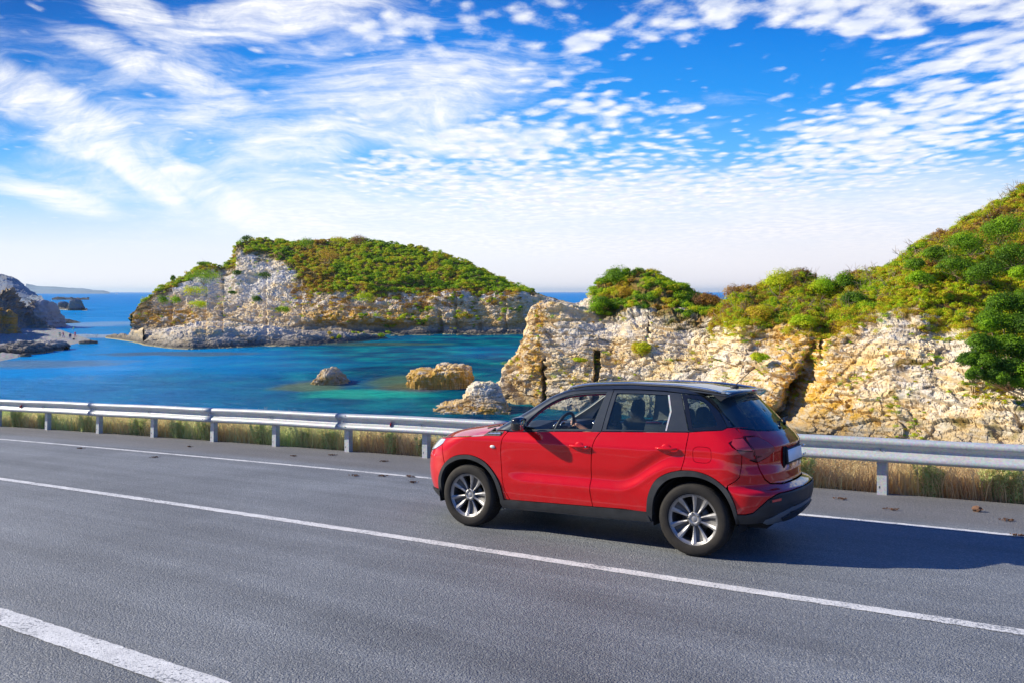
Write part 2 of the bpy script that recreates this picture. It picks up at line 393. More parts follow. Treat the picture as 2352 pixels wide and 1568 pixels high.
# ------------------------------------------------------------------ foliage
def leaves(centres, radii, K, size, tint, seed=0, flat=.75, jitter=.12, lobes=6, shell=.55, droop=0., up=.6):
    """leaf faces spread through domed crowns. centres (B,3), radii (B,), tint (B,) -> verts, faces, tint per vertex"""
    rg = np.random.default_rng(seed); B = len(centres)
    lo = rg.normal(size=(B, lobes, 3)); lo /= np.linalg.norm(lo, axis=-1, keepdims=True)
    lo[..., 2] = np.abs(lo[..., 2])*.9-.12; lo *= (.30+.42*rg.random((B, lobes, 1)))
    lr = .34+.26*rg.random((B, lobes)); ltint = (rg.random((B, lobes))-.5)*jitter*1.3
    j = rg.integers(0, lobes, (B, K)); bi = np.repeat(np.arange(B)[:, None], K, 1)
    c = lo[bi, j]; r = lr[bi, j]
    dv = rg.normal(size=(B, K, 3)); dv /= np.linalg.norm(dv, axis=-1, keepdims=True)
    dv[..., 2] = np.where(rg.random((B, K)) < up, np.abs(dv[..., 2]), dv[..., 2])
    shell = max(shell, .74); rad = (shell+(1-shell)*rg.random((B, K, 1))**.5)*(1+.22*rg.normal(size=(B, K, 1))*.6)
    p = (c+dv*rad*r[..., None])*np.array([1, 1, flat])
    pos = centres[:, None]+p*radii[:, None, None]
    n = dv+rg.normal(size=dv.shape)*.38+np.array([0, 0, .15]); n /= np.linalg.norm(n, axis=-1, keepdims=True)
    t1 = np.cross(n, rg.normal(size=n.shape)); t1 /= np.linalg.norm(t1, axis=-1, keepdims=True)+1e-9
    t2 = np.cross(n, t1)
    s = np.asarray(size)*(.55+.9*rg.random((B, K, 1)))
    if np.ndim(size): s = np.asarray(size)[:, None, None]*(.55+.9*rg.random((B, K, 1)))
    a = pos+t1*s*.5; b = pos+t2*s*.36; cc = pos-t1*s*.5; d = pos-t2*s*.36
    V = np.stack([a, b, cc, d], 2).reshape(-1, 3)
    F = np.arange(len(V)).reshape(-1, 4)
    tt = tint[:, None]+ltint[bi, j]+(rg.random((B, K))-.5)*jitter
    T = np.repeat(np.clip(tt, 0, 1).ravel(), 4)
    return V, F, T
def foliage(name, parent, *args, mat=None, **kw):
    V, F, T = leaves(*args, **kw)
    return link(name, np_mesh(name, V, F, False, dict(tint=T)), parent, mat or M_LEAF)
def sticks(segs, name='branch', k=4):
    """segs: list of (points (n,3), radii (n,)) -> one mesh of thin tapering tubes"""
    V = []; F = []; o = 0
    for pts, rad in segs:
        pts = np.asarray(pts, float); n = len(pts)
        t = np.gradient(pts, axis=0); t /= np.linalg.norm(t, axis=1, keepdims=True)+1e-9
        ref = np.where(np.abs(t[:, 2:3]) > .9, np.array([[1., 0, 0]]), np.array([[0, 0, 1.]]))
        u = np.cross(t, ref); u /= np.linalg.norm(u, axis=1, keepdims=True)+1e-9; w = np.cross(t, u)
        for i in range(n):
            for j in range(k):
                an = 2*math.pi*j/k; V.append(pts[i]+(u[i]*math.cos(an)+w[i]*math.sin(an))*rad[i])
        for i in range(n-1):
            for j in range(k): F.append((o+i*k+j, o+i*k+(j+1) % k, o+(i+1)*k+(j+1) % k, o+(i+1)*k+j))
        o += n*k
    return np_mesh(name, np.array(V), np.array(F), True)
def twig_segs(c, r, n, rg, thick=.012):
    L = []
    for i in range(n):
        d = rg.normal(size=3); d[2] = abs(d[2])*.9+.25; d /= np.linalg.norm(d); p = np.array(c, float)-[0, 0, r*.15]
        pts = [p]; step = r*(.85+.3*rg.random())/4
        for k in range(4):
            d = d+rg.normal(size=3)*.30; d /= np.linalg.norm(d); p = p+d*step; pts.append(p)
        L.append((pts, [r*thick*(1-.2*k) for k in range(5)]))
        # side twig
        q = pts[2]; dd = d+rg.normal(size=3)*.8; dd /= np.linalg.norm(dd)
        L.append(([q, q+dd*step, q+dd*step*1.9+rg.normal(size=3)*step*.3], [r*thick*.6, r*thick*.45, r*thick*.25]))
    return L
def shrub(label, cat, px, py, D, wpx, tint, seed, K=2600, leaf=.2, flat=.8, group=None, name='shrub', sink=.25, twigs=14, jitter=.16, lobes=9):
    """one shrub: crown seen wpx wide, its middle at (px, py)"""
    c = at(px, py, D).reshape(3); r = wpx/FD*D*.5/.95
    root = empty(name, label, cat, (c[0], c[1], c[2]-r*flat*.45), 0, group)
    off = np.array([[0, 0, r*flat*.30]])
    foliage('foliage', root, off, np.array([r]), K, leaf, np.array([tint]), seed=seed, flat=flat, jitter=jitter, lobes=lobes, shell=.45)
    rg = np.random.default_rng(seed+1)
    if twigs: link('branch', sticks(twig_segs((0, 0, 0), r*.85, twigs, rg, .018)), root, M_TWIG)
    return root

# ------------------------------------------------------------------ the sea
def build_sea():
    m, T, out = mat_new('sea_water')
    tc = T.new('ShaderNodeTexCoord').outputs['Object']
    sp = T.new('ShaderNodeSeparateXYZ', inp={0: tc}); x, y, z = sp.outputs
    n1 = T.noise(tc, .035, 5, .6, .4); n2 = T.noise(tc, .12, 4, .6, .2)
    depth = T.maprange(y, 60, 240)
    left = T.math('MULTIPLY', T.maprange(T.math('ADD', x, T.math('MULTIPLY', y, .30)), -24, 16), T.maprange(y, 330, 250))          # 0 = open bright blue, 1 = green cove
    left = T.math('ADD', left, T.math('MULTIPLY', T.math('SUBTRACT', n1, .5), .9), clamp=True)
    cove = T.ramp(n2, [(.30, (.0,.04,.12)), (.44, (.0,.085,.17)), (.58, (.0,.17,.22)), (.74, (.01,.33,.29))])
    sea = T.mix(T.maprange(y, 240, 900), (.002,.27,.66), (.0,.23,.62))
    c = T.mix(left, sea, cove)
    # sandy / weedy shallows round the rocks and the beach spit
    def spot(px, py, rx, ry, col, a=1.0):
        nonlocal c
        D = float(seaY(py)); w = at(px, py, D).reshape(3)
        g = T.new('ShaderNodeTexGradient', gradient_type='SPHERICAL', inp={0: T.mapping(tc, (w[0], w[1], 0), (0, 0, 0), (rx, ry, 1e6), 'TEXTURE')}).outputs['Fac']
        f = T.math('MULTIPLY', T.maprange(T.math('ADD', g, T.math('MULTIPLY', T.math('SUBTRACT', n2, .5), .9)), .15, .6, 0, 1, True), a)
        c = T.mix(f, c, col)
    spot(720, 885, 7, 9, (.20,.22,.03), .6); spot(950, 890, 6, 9, (.22,.10,.10), .45); spot(960, 875, 11, 14, (.16,.20,.03), .55)
    spot(860, 790, 26, 9, (.10,.14,.05), .55); spot(420, 812, 24, 8, (.12,.12,.08), .6); spot(840, 905, 12, 6, (.02,.48,.36), .8)
    spot(180, 772, 24, 14, (.42,.50,.55), .75); spot(210, 745, 30, 40, (.30,.45,.62), .6); spot(20, 835, 30, 12, (.20,.20,.15), .5)
    b = T.new('ShaderNodeBsdfDiffuse', inp={'Color': c}); gl = T.new('ShaderNodeBsdfGlossy', inp={'Roughness': .13})
    far = T.maprange(y, 90, 420)
    w1 = T.noise(T.mapping(tc, rot=(0, 0, R(-16)), sc=(.42, 1.3, 1)), 1.0, 6, .62, .4)
    w2 = T.noise(T.mapping(tc, rot=(0, 0, R(22)), sc=(2.2, 4.6, 1)), 1.0, 3, .6)
    w3 = T.noise(T.mapping(tc, rot=(0, 0, R(-10)), sc=(.04, .17, 1)), 1.0, 5, .6)
    w5 = T.noise(T.mapping(tc, rot=(0, 0, R(-24)), sc=(.11, .40, 1)), 1.0, 5, .62, .5)
    w1 = T.math('ADD', w1, T.math('MULTIPLY', w5, 3.0))
    h = T.math('ADD', T.math('MULTIPLY', w1, 1.3), T.math('ADD', T.math('MULTIPLY', w2, .26), T.math('MULTIPLY', w3, 1.0)))
    calm = T.maprange(T.noise(T.mapping(tc, (0, 4, 0), sc=(.012, .03, 1)), 1.0, 3, .5), .36, .6, .35, 1.0)
    nb = T.bump(h, T.math('MULTIPLY', calm, 1.0), .8); T.set(b, 'Normal', nb); T.set(gl, 'Normal', nb)
    lw = T.new('ShaderNodeLayerWeight', inp={'Blend': .5, 'Normal': nb}).outputs['Facing']
    # waves turned to the eye keep the mean reflectance of a rough sea well under that of flat water at a grazing angle
    f = T.math('MULTIPLY', T.math('ADD', T.math('MULTIPLY', T.math('POWER', lw, 5.0), .95), .02), T.maprange(y, 90, 500, .52, .22))
    ms = T.new('ShaderNodeMixShader', inp={0: f}); T.l.new(b.outputs[0], ms.inputs[1]); T.l.new(gl.outputs[0], ms.inputs[2])
    T.l.new(ms.outputs[0], out.inputs[0])
    n = 40; ang = np.linspace(-1, 1, 81)
    xs = np.sign(ang)*np.abs(ang)**3*30000; ys = np.concatenate([[-400, 0], np.geomspace(20, 30000, 90)])
    X, Y = np.meshgrid(xs, ys)
    link('sea', np_mesh('sea', np.stack([X, Y, 0*X], -1).reshape(-1, 3), grid_faces(*X.shape)), None, m)['kind'] = 'structure'
build_sea()

# ------------------------------------------------------------------ island
def build_island():
    yb = tab([(296, 782), (330, 793), (400, 801), (440, 803), (600, 796), (700, 794), (780, 789), (860, 781), (935, 770), (1100, 770), (1210, 768), (1420, 768)])
    Db = lambda x: seaY(yb(x))
    Df = tab([(296, 226), (340, 226), (450, 224), (600, 220), (760, 218), (870, 217), (935, 217.5), (1420, 219.5)])
    yp = tab([(296, 764), (330, 762), (380, 756), (440, 747), (520, 746), (590, 752), (680, 758), (760, 766), (860, 775), (935, 769), (1100, 766), (1420, 765)])
    plat = lambda x: (Df(x)-Db(x))*.35
    yf = tab([(296, 762), (320, 761), (380, 757), (450, 752), (560, 752), (680, 757), (760, 764), (860, 773), (950, 767), (1100, 764), (1420, 763)])
    plat2 = lambda x: np.maximum(Df(x)-Db(x), .5)
    yc = tab([(296, 724), (308, 716), (340, 712), (400, 712), (470, 700), (560, 702), (640, 700), (700, 694), (800, 697), (900, 690), (1000, 690), (1100, 684), (1180, 676), (1240, 678), (1300, 692), (1420, 700)])
    cset = lambda x: plat2(x)+tab([(296, 5), (400, 11), (500, 14), (600, 14), (760, 11), (900, 9), (1420, 8)])(x)
    yt = tab([(296, 722), (306, 714), (320, 703), (338, 690), (352, 682), (362, 668), (385, 660), (398, 644), (420, 634), (440, 622), (470, 604), (490, 607), (508, 614), (528, 603), (540, 592), (541, 560), (552, 553), (575, 552),
              (600, 552), (700, 556), (830, 552), (900, 560), (960, 570), (1030, 586), (1080, 606), (1130, 632), (1190, 660), (1215, 668), (1245, 679), (1270, 684), (1300, 694), (1340, 702), (1420, 712)])
    tset = lambda x: cset(x)+tab([(296, 3), (360, 10), (420, 16), (540, 30), (620, 38), (900, 42), (1080, 32), (1190, 20), (1240, 10), (1300, 6), (1420, 5)])(x)
    ym = lambda x: yc(x)*.42+yt(x)*.58
    rows = [('z', -1.5, lambda x: Db(x)-.6, 1, .0), ('z', .05, Db, 3, .25),
            ('p', lambda x: yb(x)*.25+yp(x)*.75, lambda x: Db(x)+plat(x)*.35, 44, .6), ('p', yp, lambda x: Db(x)+plat(x), 44, .6),
            ('p', yf, lambda x: Db(x)+plat2(x), 40, .7),
            ('p', yc, lambda x: Db(x)+cset(x), 70, 1.0),
            ('p', ym, lambda x: Db(x)+cset(x)+(tset(x)-cset(x))*.46, 60, .7),
            ('p', yt, lambda x: Db(x)+tset(x), 46, .35),
            ('z', lambda x: np.maximum(at(x, yt(x), Db(x)+tset(x))[:, 2]*.55, 0), lambda x: Db(x)+tset(x)*1.3, 14, .8),
            ('z', -1.5, lambda x: Db(x)+tset(x)*1.7+6, 14, .5)]
    veg0 = tab([(300, 0), (700, 0), (1420, 0)])
    def vegmask(X, P, V):
        n = fbm(P/5.0, 3, 77)
        up = np.clip((V-5.0)/2.0, 0, 1.2)                       # 0 = cliff top, 1 = crest
        need = tab([(300, .95), (430, .6), (530, .85), (560, .80), (640, .60), (700, .22), (760, .08), (1190, .02), (1215, .3), (1250, 2), (1420, 2)])(X)
        return np.clip((up-need+n*.13)*6, 0, 1)*(V < 7.6)
    def soil(X, P, V):
        n = fbm(P/3.5, 3, 31)
        up = (V-5.0)/2.0
        thin = tab([(300, .1), (420, .5), (540, .6), (640, .45), (700, .05), (1180, -.06), (1230, .1), (1300, .5), (1420, .6)])(X)
        return np.clip(np.clip((up-thin+n*.22)*3, 0, 1)*.9+vegmask(X, P, V), 0, 1)*(V > 4.2)
    def och(X, P, V):
        q = np.clip(tab([(300, .9), (430, .9), (500, .4), (680, .4), (740, .95), (960, .85), (1040, .55), (1420, .8)])(X)*np.exp(-((P[..., 2]-4.2)/4.4)**2)*1.2, 0, 1.3)
        return np.where(V > 3.6, q, .25)
    def carve(X, P, V):
        cav = np.exp(-((X-1008)/6.)**2)*np.clip(1.25-P[..., 2]/6.5, 0, 1)*3+np.exp(-((X-1100)/5.)**2)*np.clip(1.2-P[..., 2]/5, 0, 1)*2.2
        und = np.exp(-((P[..., 2]-1.9)/1.1)**2)*tab([(300, .3), (690, .3), (760, 2.4), (935, 2.6), (980, 1.4), (1060, 2.0), (1130, 1.2), (1300, 1.4)])(X)
        c2 = -np.exp(-((X-(845+P[..., 2]*0))/70.)**2)*np.exp(-((P[..., 2]-4.6)/1.0)**2)*1.0
        rill = sum(np.exp(-((X-a)/3.2)**2)*b for a, b in ((508, 1.6), (470, 1.2), (610, .9), (392, 1.4), (1046, 1.1), (1160, .8), (690, .8)))
        return (cav+und+c2)*((V > 4.0) & (V <= 5.0))+rill*np.clip(V-1.5, 0, 1)*(V < 6.3)
    o, L = landform('rocky_island', 300, 1420, 2.1, rows, .95, M_ROCK, soil=soil, och=och, carve=carve, seed=3, strata=1.25)
    tag(o, kind='structure')
    # low rocky tongue running out to the left of the island
    yb2 = tab([(240, 777), (260, 779), (300, 785), (345, 795)]); yt2 = tab([(240, 775.5), (252, 769), (275, 766), (292, 769), (310, 760), (345, 756)])
    D2 = lambda x: seaY(yb2(x))
    rows2 = [('z', -1, lambda x: D2(x)-.4, 1, 0), ('z', .05, D2, 2, .2), ('p', yt2, lambda x: D2(x)+3, 10, .7), ('z', .1, lambda x: D2(x)+9, 6, .4), ('z', -1, lambda x: D2(x)+11, 2, 0)]
    o2, _ = landform('rock_ledge', 240, 330, 1.5, rows2, .6, M_ROCK, seed=9, och=lambda X, P, V: 0*V+.5)
    tag(o2, 'long low rock ledge running out left from the foot of the green island', 'rock ledge')
    # scrub cover
    Q, N, X = pick(L, 2700, lambda X, P, V: vegmask(X, P, V)*(V < 7.12), 5)
    rg = np.random.default_rng(8)
    rad = .65+.85*rg.random(len(Q))**1.8
    base = .49+fbm(Q/6.0, 3, 91)*.20+rg.normal(size=len(Q))*.09
    fl = np.abs(X-720) < 45; base = np.where(fl & (rg.random(len(Q)) < .6), .8, base)
    f = foliage('scrub', None, Q+np.array([0, 0, .1])+N*.25, rad, 170, .25, np.clip(base, .08, .97), seed=12, flat=.75, jitter=.24)
    tag(f, 'dense green and yellow scrub covering the top of the island', 'scrub', kind='stuff')
    # dry brown brush along the cliff edge
    def edge(X, P, V):
        return ((V > 4.75) & (V < 5.5))*np.clip(fbm(P/4., 2, 5)*2+.5, 0, 1)*np.clip((X-640)/60, 0, 1)*np.clip((1215-X)/20, 0, 1)
    Q, N, X = pick(L, 420, edge, 6)
    f = foliage('dry_brush', None, Q+N*.2, .5+.9*rg.random(len(Q)), 150, .17, np.clip(.86+rg.normal(size=len(Q))*.08, .55, 1), seed=13, flat=.6, jitter=.16)
    tag(f, 'dry brown brush along the cliff edge of the island', 'dry brush', kind='stuff')
    # tufts scattered on the bare rock
    Q, N, X = pick(L, 150, lambda X, P, V: ((V > 4.1) & (V < 6.9))*(1-vegmask(X, P, V))*(X < 1250)*np.clip(fbm(P/3., 2, 15)+.3, 0, 1), 7)
    f = foliage('tufts', None, Q+N*.15, .35+.5*rg.random(len(Q)), 90, .15, np.clip(.5+rg.normal(size=len(Q))*.2, .15, .95), seed=14, flat=.6)
    tag(f, 'small green and straw tufts rooted in the pale rock of the island', 'tufts', kind='stuff')
    spec = [(468, 636, 215, 92, .34, .62, 'broad bright green shrub on the left shoulder of the island'), (446, 668, 212, 52, .58, .8, 'yellowing shrub just under the broad green one on the left shoulder of the island'),
            (455, 700, 206, 44, .50, .7, 'ragged olive shrub lowest on the left shoulder of the island'), (373, 690, 206, 30, .3, 1, 'round green bush at the left end of the island above the yellow cliff'),
            (403, 690, 206, 26, .36, 1, 'smaller green bush right of the round bush at the left end of the island'), (546, 628, 214, 26, .12, .8, 'dark olive bush alone on the white rock face of the island'),
            (605, 633, 214, 32, .12, .8, 'dark bush at the lower edge of the scrub above the white rock face'), (533, 672, 208, 26, .2, .5, 'flat grey green cushion bush in the middle of the white rock face'),
            (649, 712, 206, 36, .42, .8, 'bright green shrub low on the island cliff above the grey ledge'), (590, 688, 206, 26, .16, .9, 'dull grey green bush low in the middle of the island cliff'),
            (566, 549, 236, 30, .1, .6, 'dark bush capping the rock knob at the island summit'), (467, 606, 228, 36, .22, .4, 'thin green scrub on the first rock peak left of the island summit'),
            (823, 553, 240, 44, .98, .8, 'brown withered bush standing on the island skyline'), (775, 552, 240, 36, .66, .8, 'yellow leaved bush on the skyline left of the brown withered one'),
            (843, 682, 205, 44, .56, .9, 'lime green bush lowest at the edge of the island scrub'), (398, 640, 216, 16, .2, 1.2, 'small upright green bush against the sky on the left slope of the island'),
            (756, 590, 222, 64, .84, .8, 'large russet bush in the middle of the island scrub'), (700, 560, 236, 50, .3, .7, 'rounded green bush on the skyline right of the rock knob')]
    for i, (px, py, D, w, t, fl, lab) in enumerate(spec):
        shrub(lab, 'shrub', px, py, D, w, t, 100+i, K=int(500+w*16), leaf=.24, flat=fl, group='single bushes on the island', twigs=6 if t > .8 else 4)
    # rock knob at the summit
    return L
L_ISL = build_island()

def boulder(name, label, cat, px0, px1, yb, yt, depth, seed, mat, res=1.2, group=None, wet=1.0, och=.5, amp=.5, blk=1.0, strata=1.0, fine=1.0, ez=.62):
    """free-standing rock in the water: outline tables yb (waterline) and yt (top) over px0..px1, rounded back and front"""
    Y = lambda x: seaY(np.full_like(np.asarray(x, float), yb))
    Dc = float(seaY(yb)); X = np.arange(px0, px1+res*.5, res); u = (X-px0)/(px1-px0)*2-1
    half = depth*np.sqrt(np.clip(1-u**4, .02, 1))
    n = 40; ph = np.linspace(-.25, math.pi+.1, n)[:, None]
    top = at(X, yt(X), Dc+depth*.5)[:, 2][None]
    s = np.sin(ph); c = np.cos(ph)
    pw = lambda v, e: np.sign(v)*np.abs(v)**e
    z = np.maximum(top, .1)*pw(s, ez); yy = Dc+depth-half[None]*pw(c, .6)
    mid = at(X, yb, Dc)[:, 0][None]
    P = np.stack([mid+0*z, yy, z], -1)
    C = np.array([mid.mean(), Dc+depth, top.max()*.3])
    N = P-C; N /= np.linalg.norm(N, axis=-1, keepdims=True)
    q = P*fine
    cv, ce = cells(q*np.array([.9, .9, 1.6])+fbm(q/1.5, 2, seed)[..., None]*.3, seed)
    led = q[..., 2]/.55+fbm(q, 3, seed+2)*.4; rv = _h(np.floor(led).astype(np.int64), 0*np.floor(led).astype(np.int64), 0*np.floor(led).astype(np.int64), seed)
    d = amp*(fbm(q/2.2, 3, seed+4)*.55+fbm(q*1.3, 3, seed+5)*.22+(cv-.5)*.4*blk+(rv-.5)*.55*strata-np.clip(.07-ce, 0, 1)*2*blk)
    P = P+N*d[..., None]
    V = P.reshape(-1, 3)
    me = np_mesh(name, V, grid_faces(n, len(X)), False, dict(soil=np.zeros(len(V)), och=och*np.clip(1.45-V[:, 2]/max(.1, float(top.max())), 0, 1), wet=np.full(len(V), wet)))
    o = link(name, me, None, mat); return tag(o, label, cat, group)

boulder('sea_rock', 'small dark topped rock alone in the green water', 'rock', 706, 789, 884, tab([(706, 882), (720, 868), (735, 852), (746, 845), (758, 852), (774, 866), (789, 880)]), 3.0, 41, M_ROCK_NEAR, .6, 'rocks standing in the cove', och=.9, amp=.55, fine=1.9, wet=.45, ez=.8)
boulder('sea_rock', 'long blocky ochre rock in the green water', 'rock', 928, 1082, 894, tab([(928, 885), (934, 856), (960, 850), (990, 854), (1000, 842), (1020, 840), (1055, 842), (1070, 852), (1082, 872)]), 4.2, 42, M_ROCK_NEAR, .6, 'rocks standing in the cove', och=1.7, amp=.48, fine=2.3, wet=.25, ez=.33, strata=1.4)

# ------------------------------------------------------------------ the near cliffs
def build_cliffs():
    # detached low crag beside the road side of the cove
    yt = tab([(996, 946), (1010, 938), (1040, 930), (1062, 922), (1075, 900), (1088, 884), (1108, 877), (1126, 876), (1140, 884), (1150, 900), (1158, 930), (1170, 948)])
    Db = 76.0
    rows = [('z', -2, Db-1.5, 1, 0), ('z', .1, Db-.6, 3, .4), ('p', lambda x: yt(x)*.45+958*.55, Db+.3, 30, .8), ('p', yt, Db+1.2, 30, .8), ('z', lambda x: at(x, yt(x), Db+1.2)[:, 2]*.8, Db+5, 14, .8), ('z', -2, Db+8, 10, .6)]
    o, _ = landform('crag', 996, 1172, 1.1, rows, .60, M_ROCK_NEAR, seed=21, och=lambda X, P, V: np.clip(1.25-P[..., 2]/1.6, 0, 1), block=1.5, wet=.15, ns=.6)
    tag(o, 'low pale crag with a mustard foot in front of the big cliff', 'crag')
    # middle cliff
    yt = tab([(1146, 892), (1152, 868), (1165, 838), (1190, 806), (1208, 776), (1212, 722), (1225, 706), (1262, 694), (1330, 692), (1345, 684), (1365, 668), (1385, 655), (1410, 636), (1450, 628), (1500, 630), (1550, 656), (1600, 680), (1650, 696), (1720, 720), (1800, 760)])
    yc = tab([(1146, 893), (1152, 870), (1165, 840), (1190, 808), (1208, 778), (1214, 728), (1225, 712), (1262, 702), (1330, 706), (1380, 722), (1420, 724), (1480, 700), (1550, 706), (1640, 722), (1720, 750), (1800, 800)])
    Db = tab([(1146, 84), (1240, 80), (1400, 76), (1660, 70), (1720, 74), (1800, 84)])
    cs = tab([(1146, 1.2), (1210, 6), (1400, 9), (1660, 8), (1800, 6)])
    ts = tab([(1146, 2.5), (1210, 8), (1260, 12), (1400, 19), (1600, 19), (1800, 14)])
    ym = lambda x: yc(x)*.5+930*.5
    rows = [('z', -2, lambda x: Db(x)-1, 1, 0), ('z', .1, Db, 6, .6), ('p', ym, lambda x: Db(x)+cs(x)*.36, 64, 1.), ('p', yc, lambda x: Db(x)+cs(x), 84, 1.), ('p', yt, lambda x: Db(x)+ts(x), 26, .6),
            ('z', lambda x: at(x, yt(x), Db(x)+ts(x))[:, 2]*.75, lambda x: Db(x)+ts(x)+8, 12, .8), ('z', -2, lambda x: Db(x)+ts(x)+26, 10, .5)]
    def soil(X, P, V): return np.clip((V-2.75)*3.0+fbm(P/2., 3, 5)*.9, 0, 1)*np.clip((X-1330)/50, 0, 1)*(V > 2.4)
    def och(X, P, V): return np.clip(.22+.5*np.exp(-((X-1195)/60.)**2)+.5*np.exp(-((X-1400)/60.)**2)*np.exp(-((P[..., 2]-5.0)/1.2)**2)+.9*np.exp(-((X-1236)/9.)**2), 0, 1)
    def zpx(P): return 671-(P[..., 2]-EYE)/P[..., 1]*FD
    def carve(X, P, V):
        yp = zpx(P); sm = lambda a, b, v: np.clip((v-a)/(b-a), 0, 1)
        wob = fbm(np.stack([yp*.09, X*.03, 0*X], -1), 3, 6)*2.6
        s1 = (sm(-9, -6, X-1371-wob)*sm(8, 5, X-1371-wob*.6))*sm(804, 814, yp)*3.2
        s2 = (sm(-6, -2, X-1250-wob)*sm(5, 1, X-1250-wob))*sm(815, 850, yp)*1.9
        s3 = np.exp(-((X-(1660+(yp-760)*.28))/6.)**2)*sm(730, 760, yp)*2.2
        s4 = np.exp(-((X-1190-(yp-905)*.9)/12.)**2)*sm(850, 900, yp)*1.6
        s5 = np.exp(-((X-1484+(yp-720)*.0)/4.)**2)*np.exp(-((yp-755)/28.)**2)*1.0
        lip = -np.exp(-((X-1425)/55.)**2)*np.exp(-((yp-770)/16.)**2)*.9
        return (s1+s2+s3+s4+s5+lip)*(V < 3.2)
    o, L1 = landform('sea_cliff', 1146, 1790, 1.15, rows, .62, M_ROCK_NEAR, seed=27, soil=soil, och=och, carve=carve, block=1.15, wet=.4)
    tag(o, kind='structure')
    # right cliff and hill
    yt = tab([(1630, 760), (1650, 716), (1690, 676), (1750, 656), (1790, 640), (1830, 624), (1860, 628), (1890, 645), (1910, 652), (1940, 634), (1990, 626), (2050, 608), (2100, 574), (2150, 539), (2200, 509), (2250, 484), (2300, 459), (2352, 426), (2450, 375), (2560, 330), (2700, 320), (2900, 400), (3100, 560), (3300, 760), (3420, 900)])
    yc = tab([(1630, 764), (1660, 742), (1700, 748), (1750, 762), (1800, 748), (1860, 744), (1880, 758), (1900, 760), (1950, 742), (2040, 716), (2110, 704), (2150, 738), (2230, 756), (2290, 820), (2352, 842), (2450, 850), (2620, 850), (3100, 860), (3300, 920), (3420, 960)])
    Db = tab([(1630, 70), (1700, 64), (1820, 60), (2000, 55), (2352, 47), (2620, 43)])
    cs = tab([(1630, 6), (1800, 9), (1900, 9), (2100, 12), (2352, 9), (2620, 8)])
    ts = tab([(1630, 9), (1750, 18), (1900, 22), (2100, 26), (2352, 34), (2620, 38)])
    rows = [('z', -2, lambda x: Db(x)-1, 1, 0), ('z', .1, Db, 6, .6), ('p', lambda x: yc(x)*.35+1000*.65, lambda x: Db(x)+cs(x)*.3, 70, 1.), ('p', yc, lambda x: Db(x)+cs(x), 120, 1.),
            ('p', lambda x: yc(x)*.5+yt(x)*.5, lambda x: Db(x)+cs(x)*.5+ts(x)*.5, 40, .6), ('p', yt, lambda x: Db(x)+ts(x), 40, .45),
            ('z', lambda x: at(x, yt(x), Db(x)+ts(x))[:, 2]*.9, lambda x: Db(x)+ts(x)+12, 12, .8), ('z', -2, lambda x: Db(x)+ts(x)+60, 12, .5)]
    def soil2(X, P, V): return np.clip((V-2.95)*4.0+fbm(P/1.8, 3, 15)*.7, 0, 1)*(V > 2.5)+np.clip(fbm(P/1.6, 3, 25)*1.6-.55, 0, 1)*(V <= 3)*(X > 2050)
    def och2(X, P, V):
        yp = zpx(P)
        return np.clip(.20+.9*np.exp(-((X-1850)/130.)**2)+.8*np.clip((yp-905)/70, 0, 1)*np.exp(-np.clip(X-1950, 0, 999)/260), 0, 1)
    def carve2(X, P, V):
        yp = zpx(P); sm = lambda a, b, v: np.clip((v-a)/(b-a), 0, 1)
        cx = 1884-(yp-770)*.42+fbm(np.stack([yp*.03, 0*yp, 0*yp], -1), 4, 12)*16
        s1 = np.exp(-((X-cx)/(8+np.clip((yp-770)*.16, 0, 26)))**2)*sm(760, 900, yp)*(2.6+1.2*fbm(P/1.5, 2, 44))
        s1 = s1+sm(-3, 0, X-cx)*sm(50, 10, X-cx)*sm(780, 870, yp)*1.6
        s0 = -np.exp(-((X-1790)/55.)**2)*sm(790, 830, yp)*sm(960, 900, yp)*1.6
        s2 = np.exp(-((X-1894)/5.)**2)*np.exp(-((yp-790)/30.)**2)*1.6
        s3 = np.exp(-((X-2010+(yp-780)*.9)/7.)**2)*sm(770, 790, yp)*sm(930, 900, yp)*.25
        return (s1+s0+s2+s3)*(V < 3.3)
    o, L2 = landform('sea_cliff', 1630, 2430, 1.35, rows, .5, M_ROCK_NEAR, seed=33, soil=soil2, och=och2, carve=carve2, block=1.2, strata=1.25, ext=(None, 3400))
    tag(o, kind='structure')
    rg = np.random.default_rng(18)
    # --- scrub of the middle cliff
    def ok(X, P, V): return ((V > 3.05) & (V < 4.3))*np.clip((X-1350)/25, 0, 1)*np.clip((1700-X)/40, 0, 1)
    Q, N, X = pick(L1, 420, ok, 3)
    f = foliage('scrub', None, Q+N*.15, .35+.5*rg.random(len(Q)), 420, .10, np.clip(.5+fbm(Q/2., 2, 3)*.35+rg.normal(size=len(Q))*.1, .1, 1), seed=51, flat=.8, jitter=.2)
    tag(f, 'low green and rust scrub on top of the middle cliff', 'scrub', kind='stuff')
    Q, N, X = pick(L1, 130, lambda X, P, V: (V < 3.05)*(V > .8)*np.clip(fbm(P/2.2, 2, 9)*1.5, 0, 1)*(X < 1720), 4)
    f = foliage('tufts', None, Q+N*.1, .18+.42*rg.random(len(Q))**2, 130, .07, np.clip(.6+rg.normal(size=len(Q))*.15, .25, .95), seed=52, flat=.7)
    tag(f, 'small straw and green tufts growing in cracks of the middle cliff', 'tufts', kind='stuff')
    # --- scrub of the right hill
    def ok2(X, P, V): return ((V > 3.02) & (V < 5.15))*1.0
    Q, N, X = pick(L2, 2700, lambda X, P, V: ok2(X, P, V)*(X < 2440), 9)
    up = (671-(Q[:, 2]-EYE)/Q[:, 1]*FD)
    hillside = (X > 2020) & (up > 620)
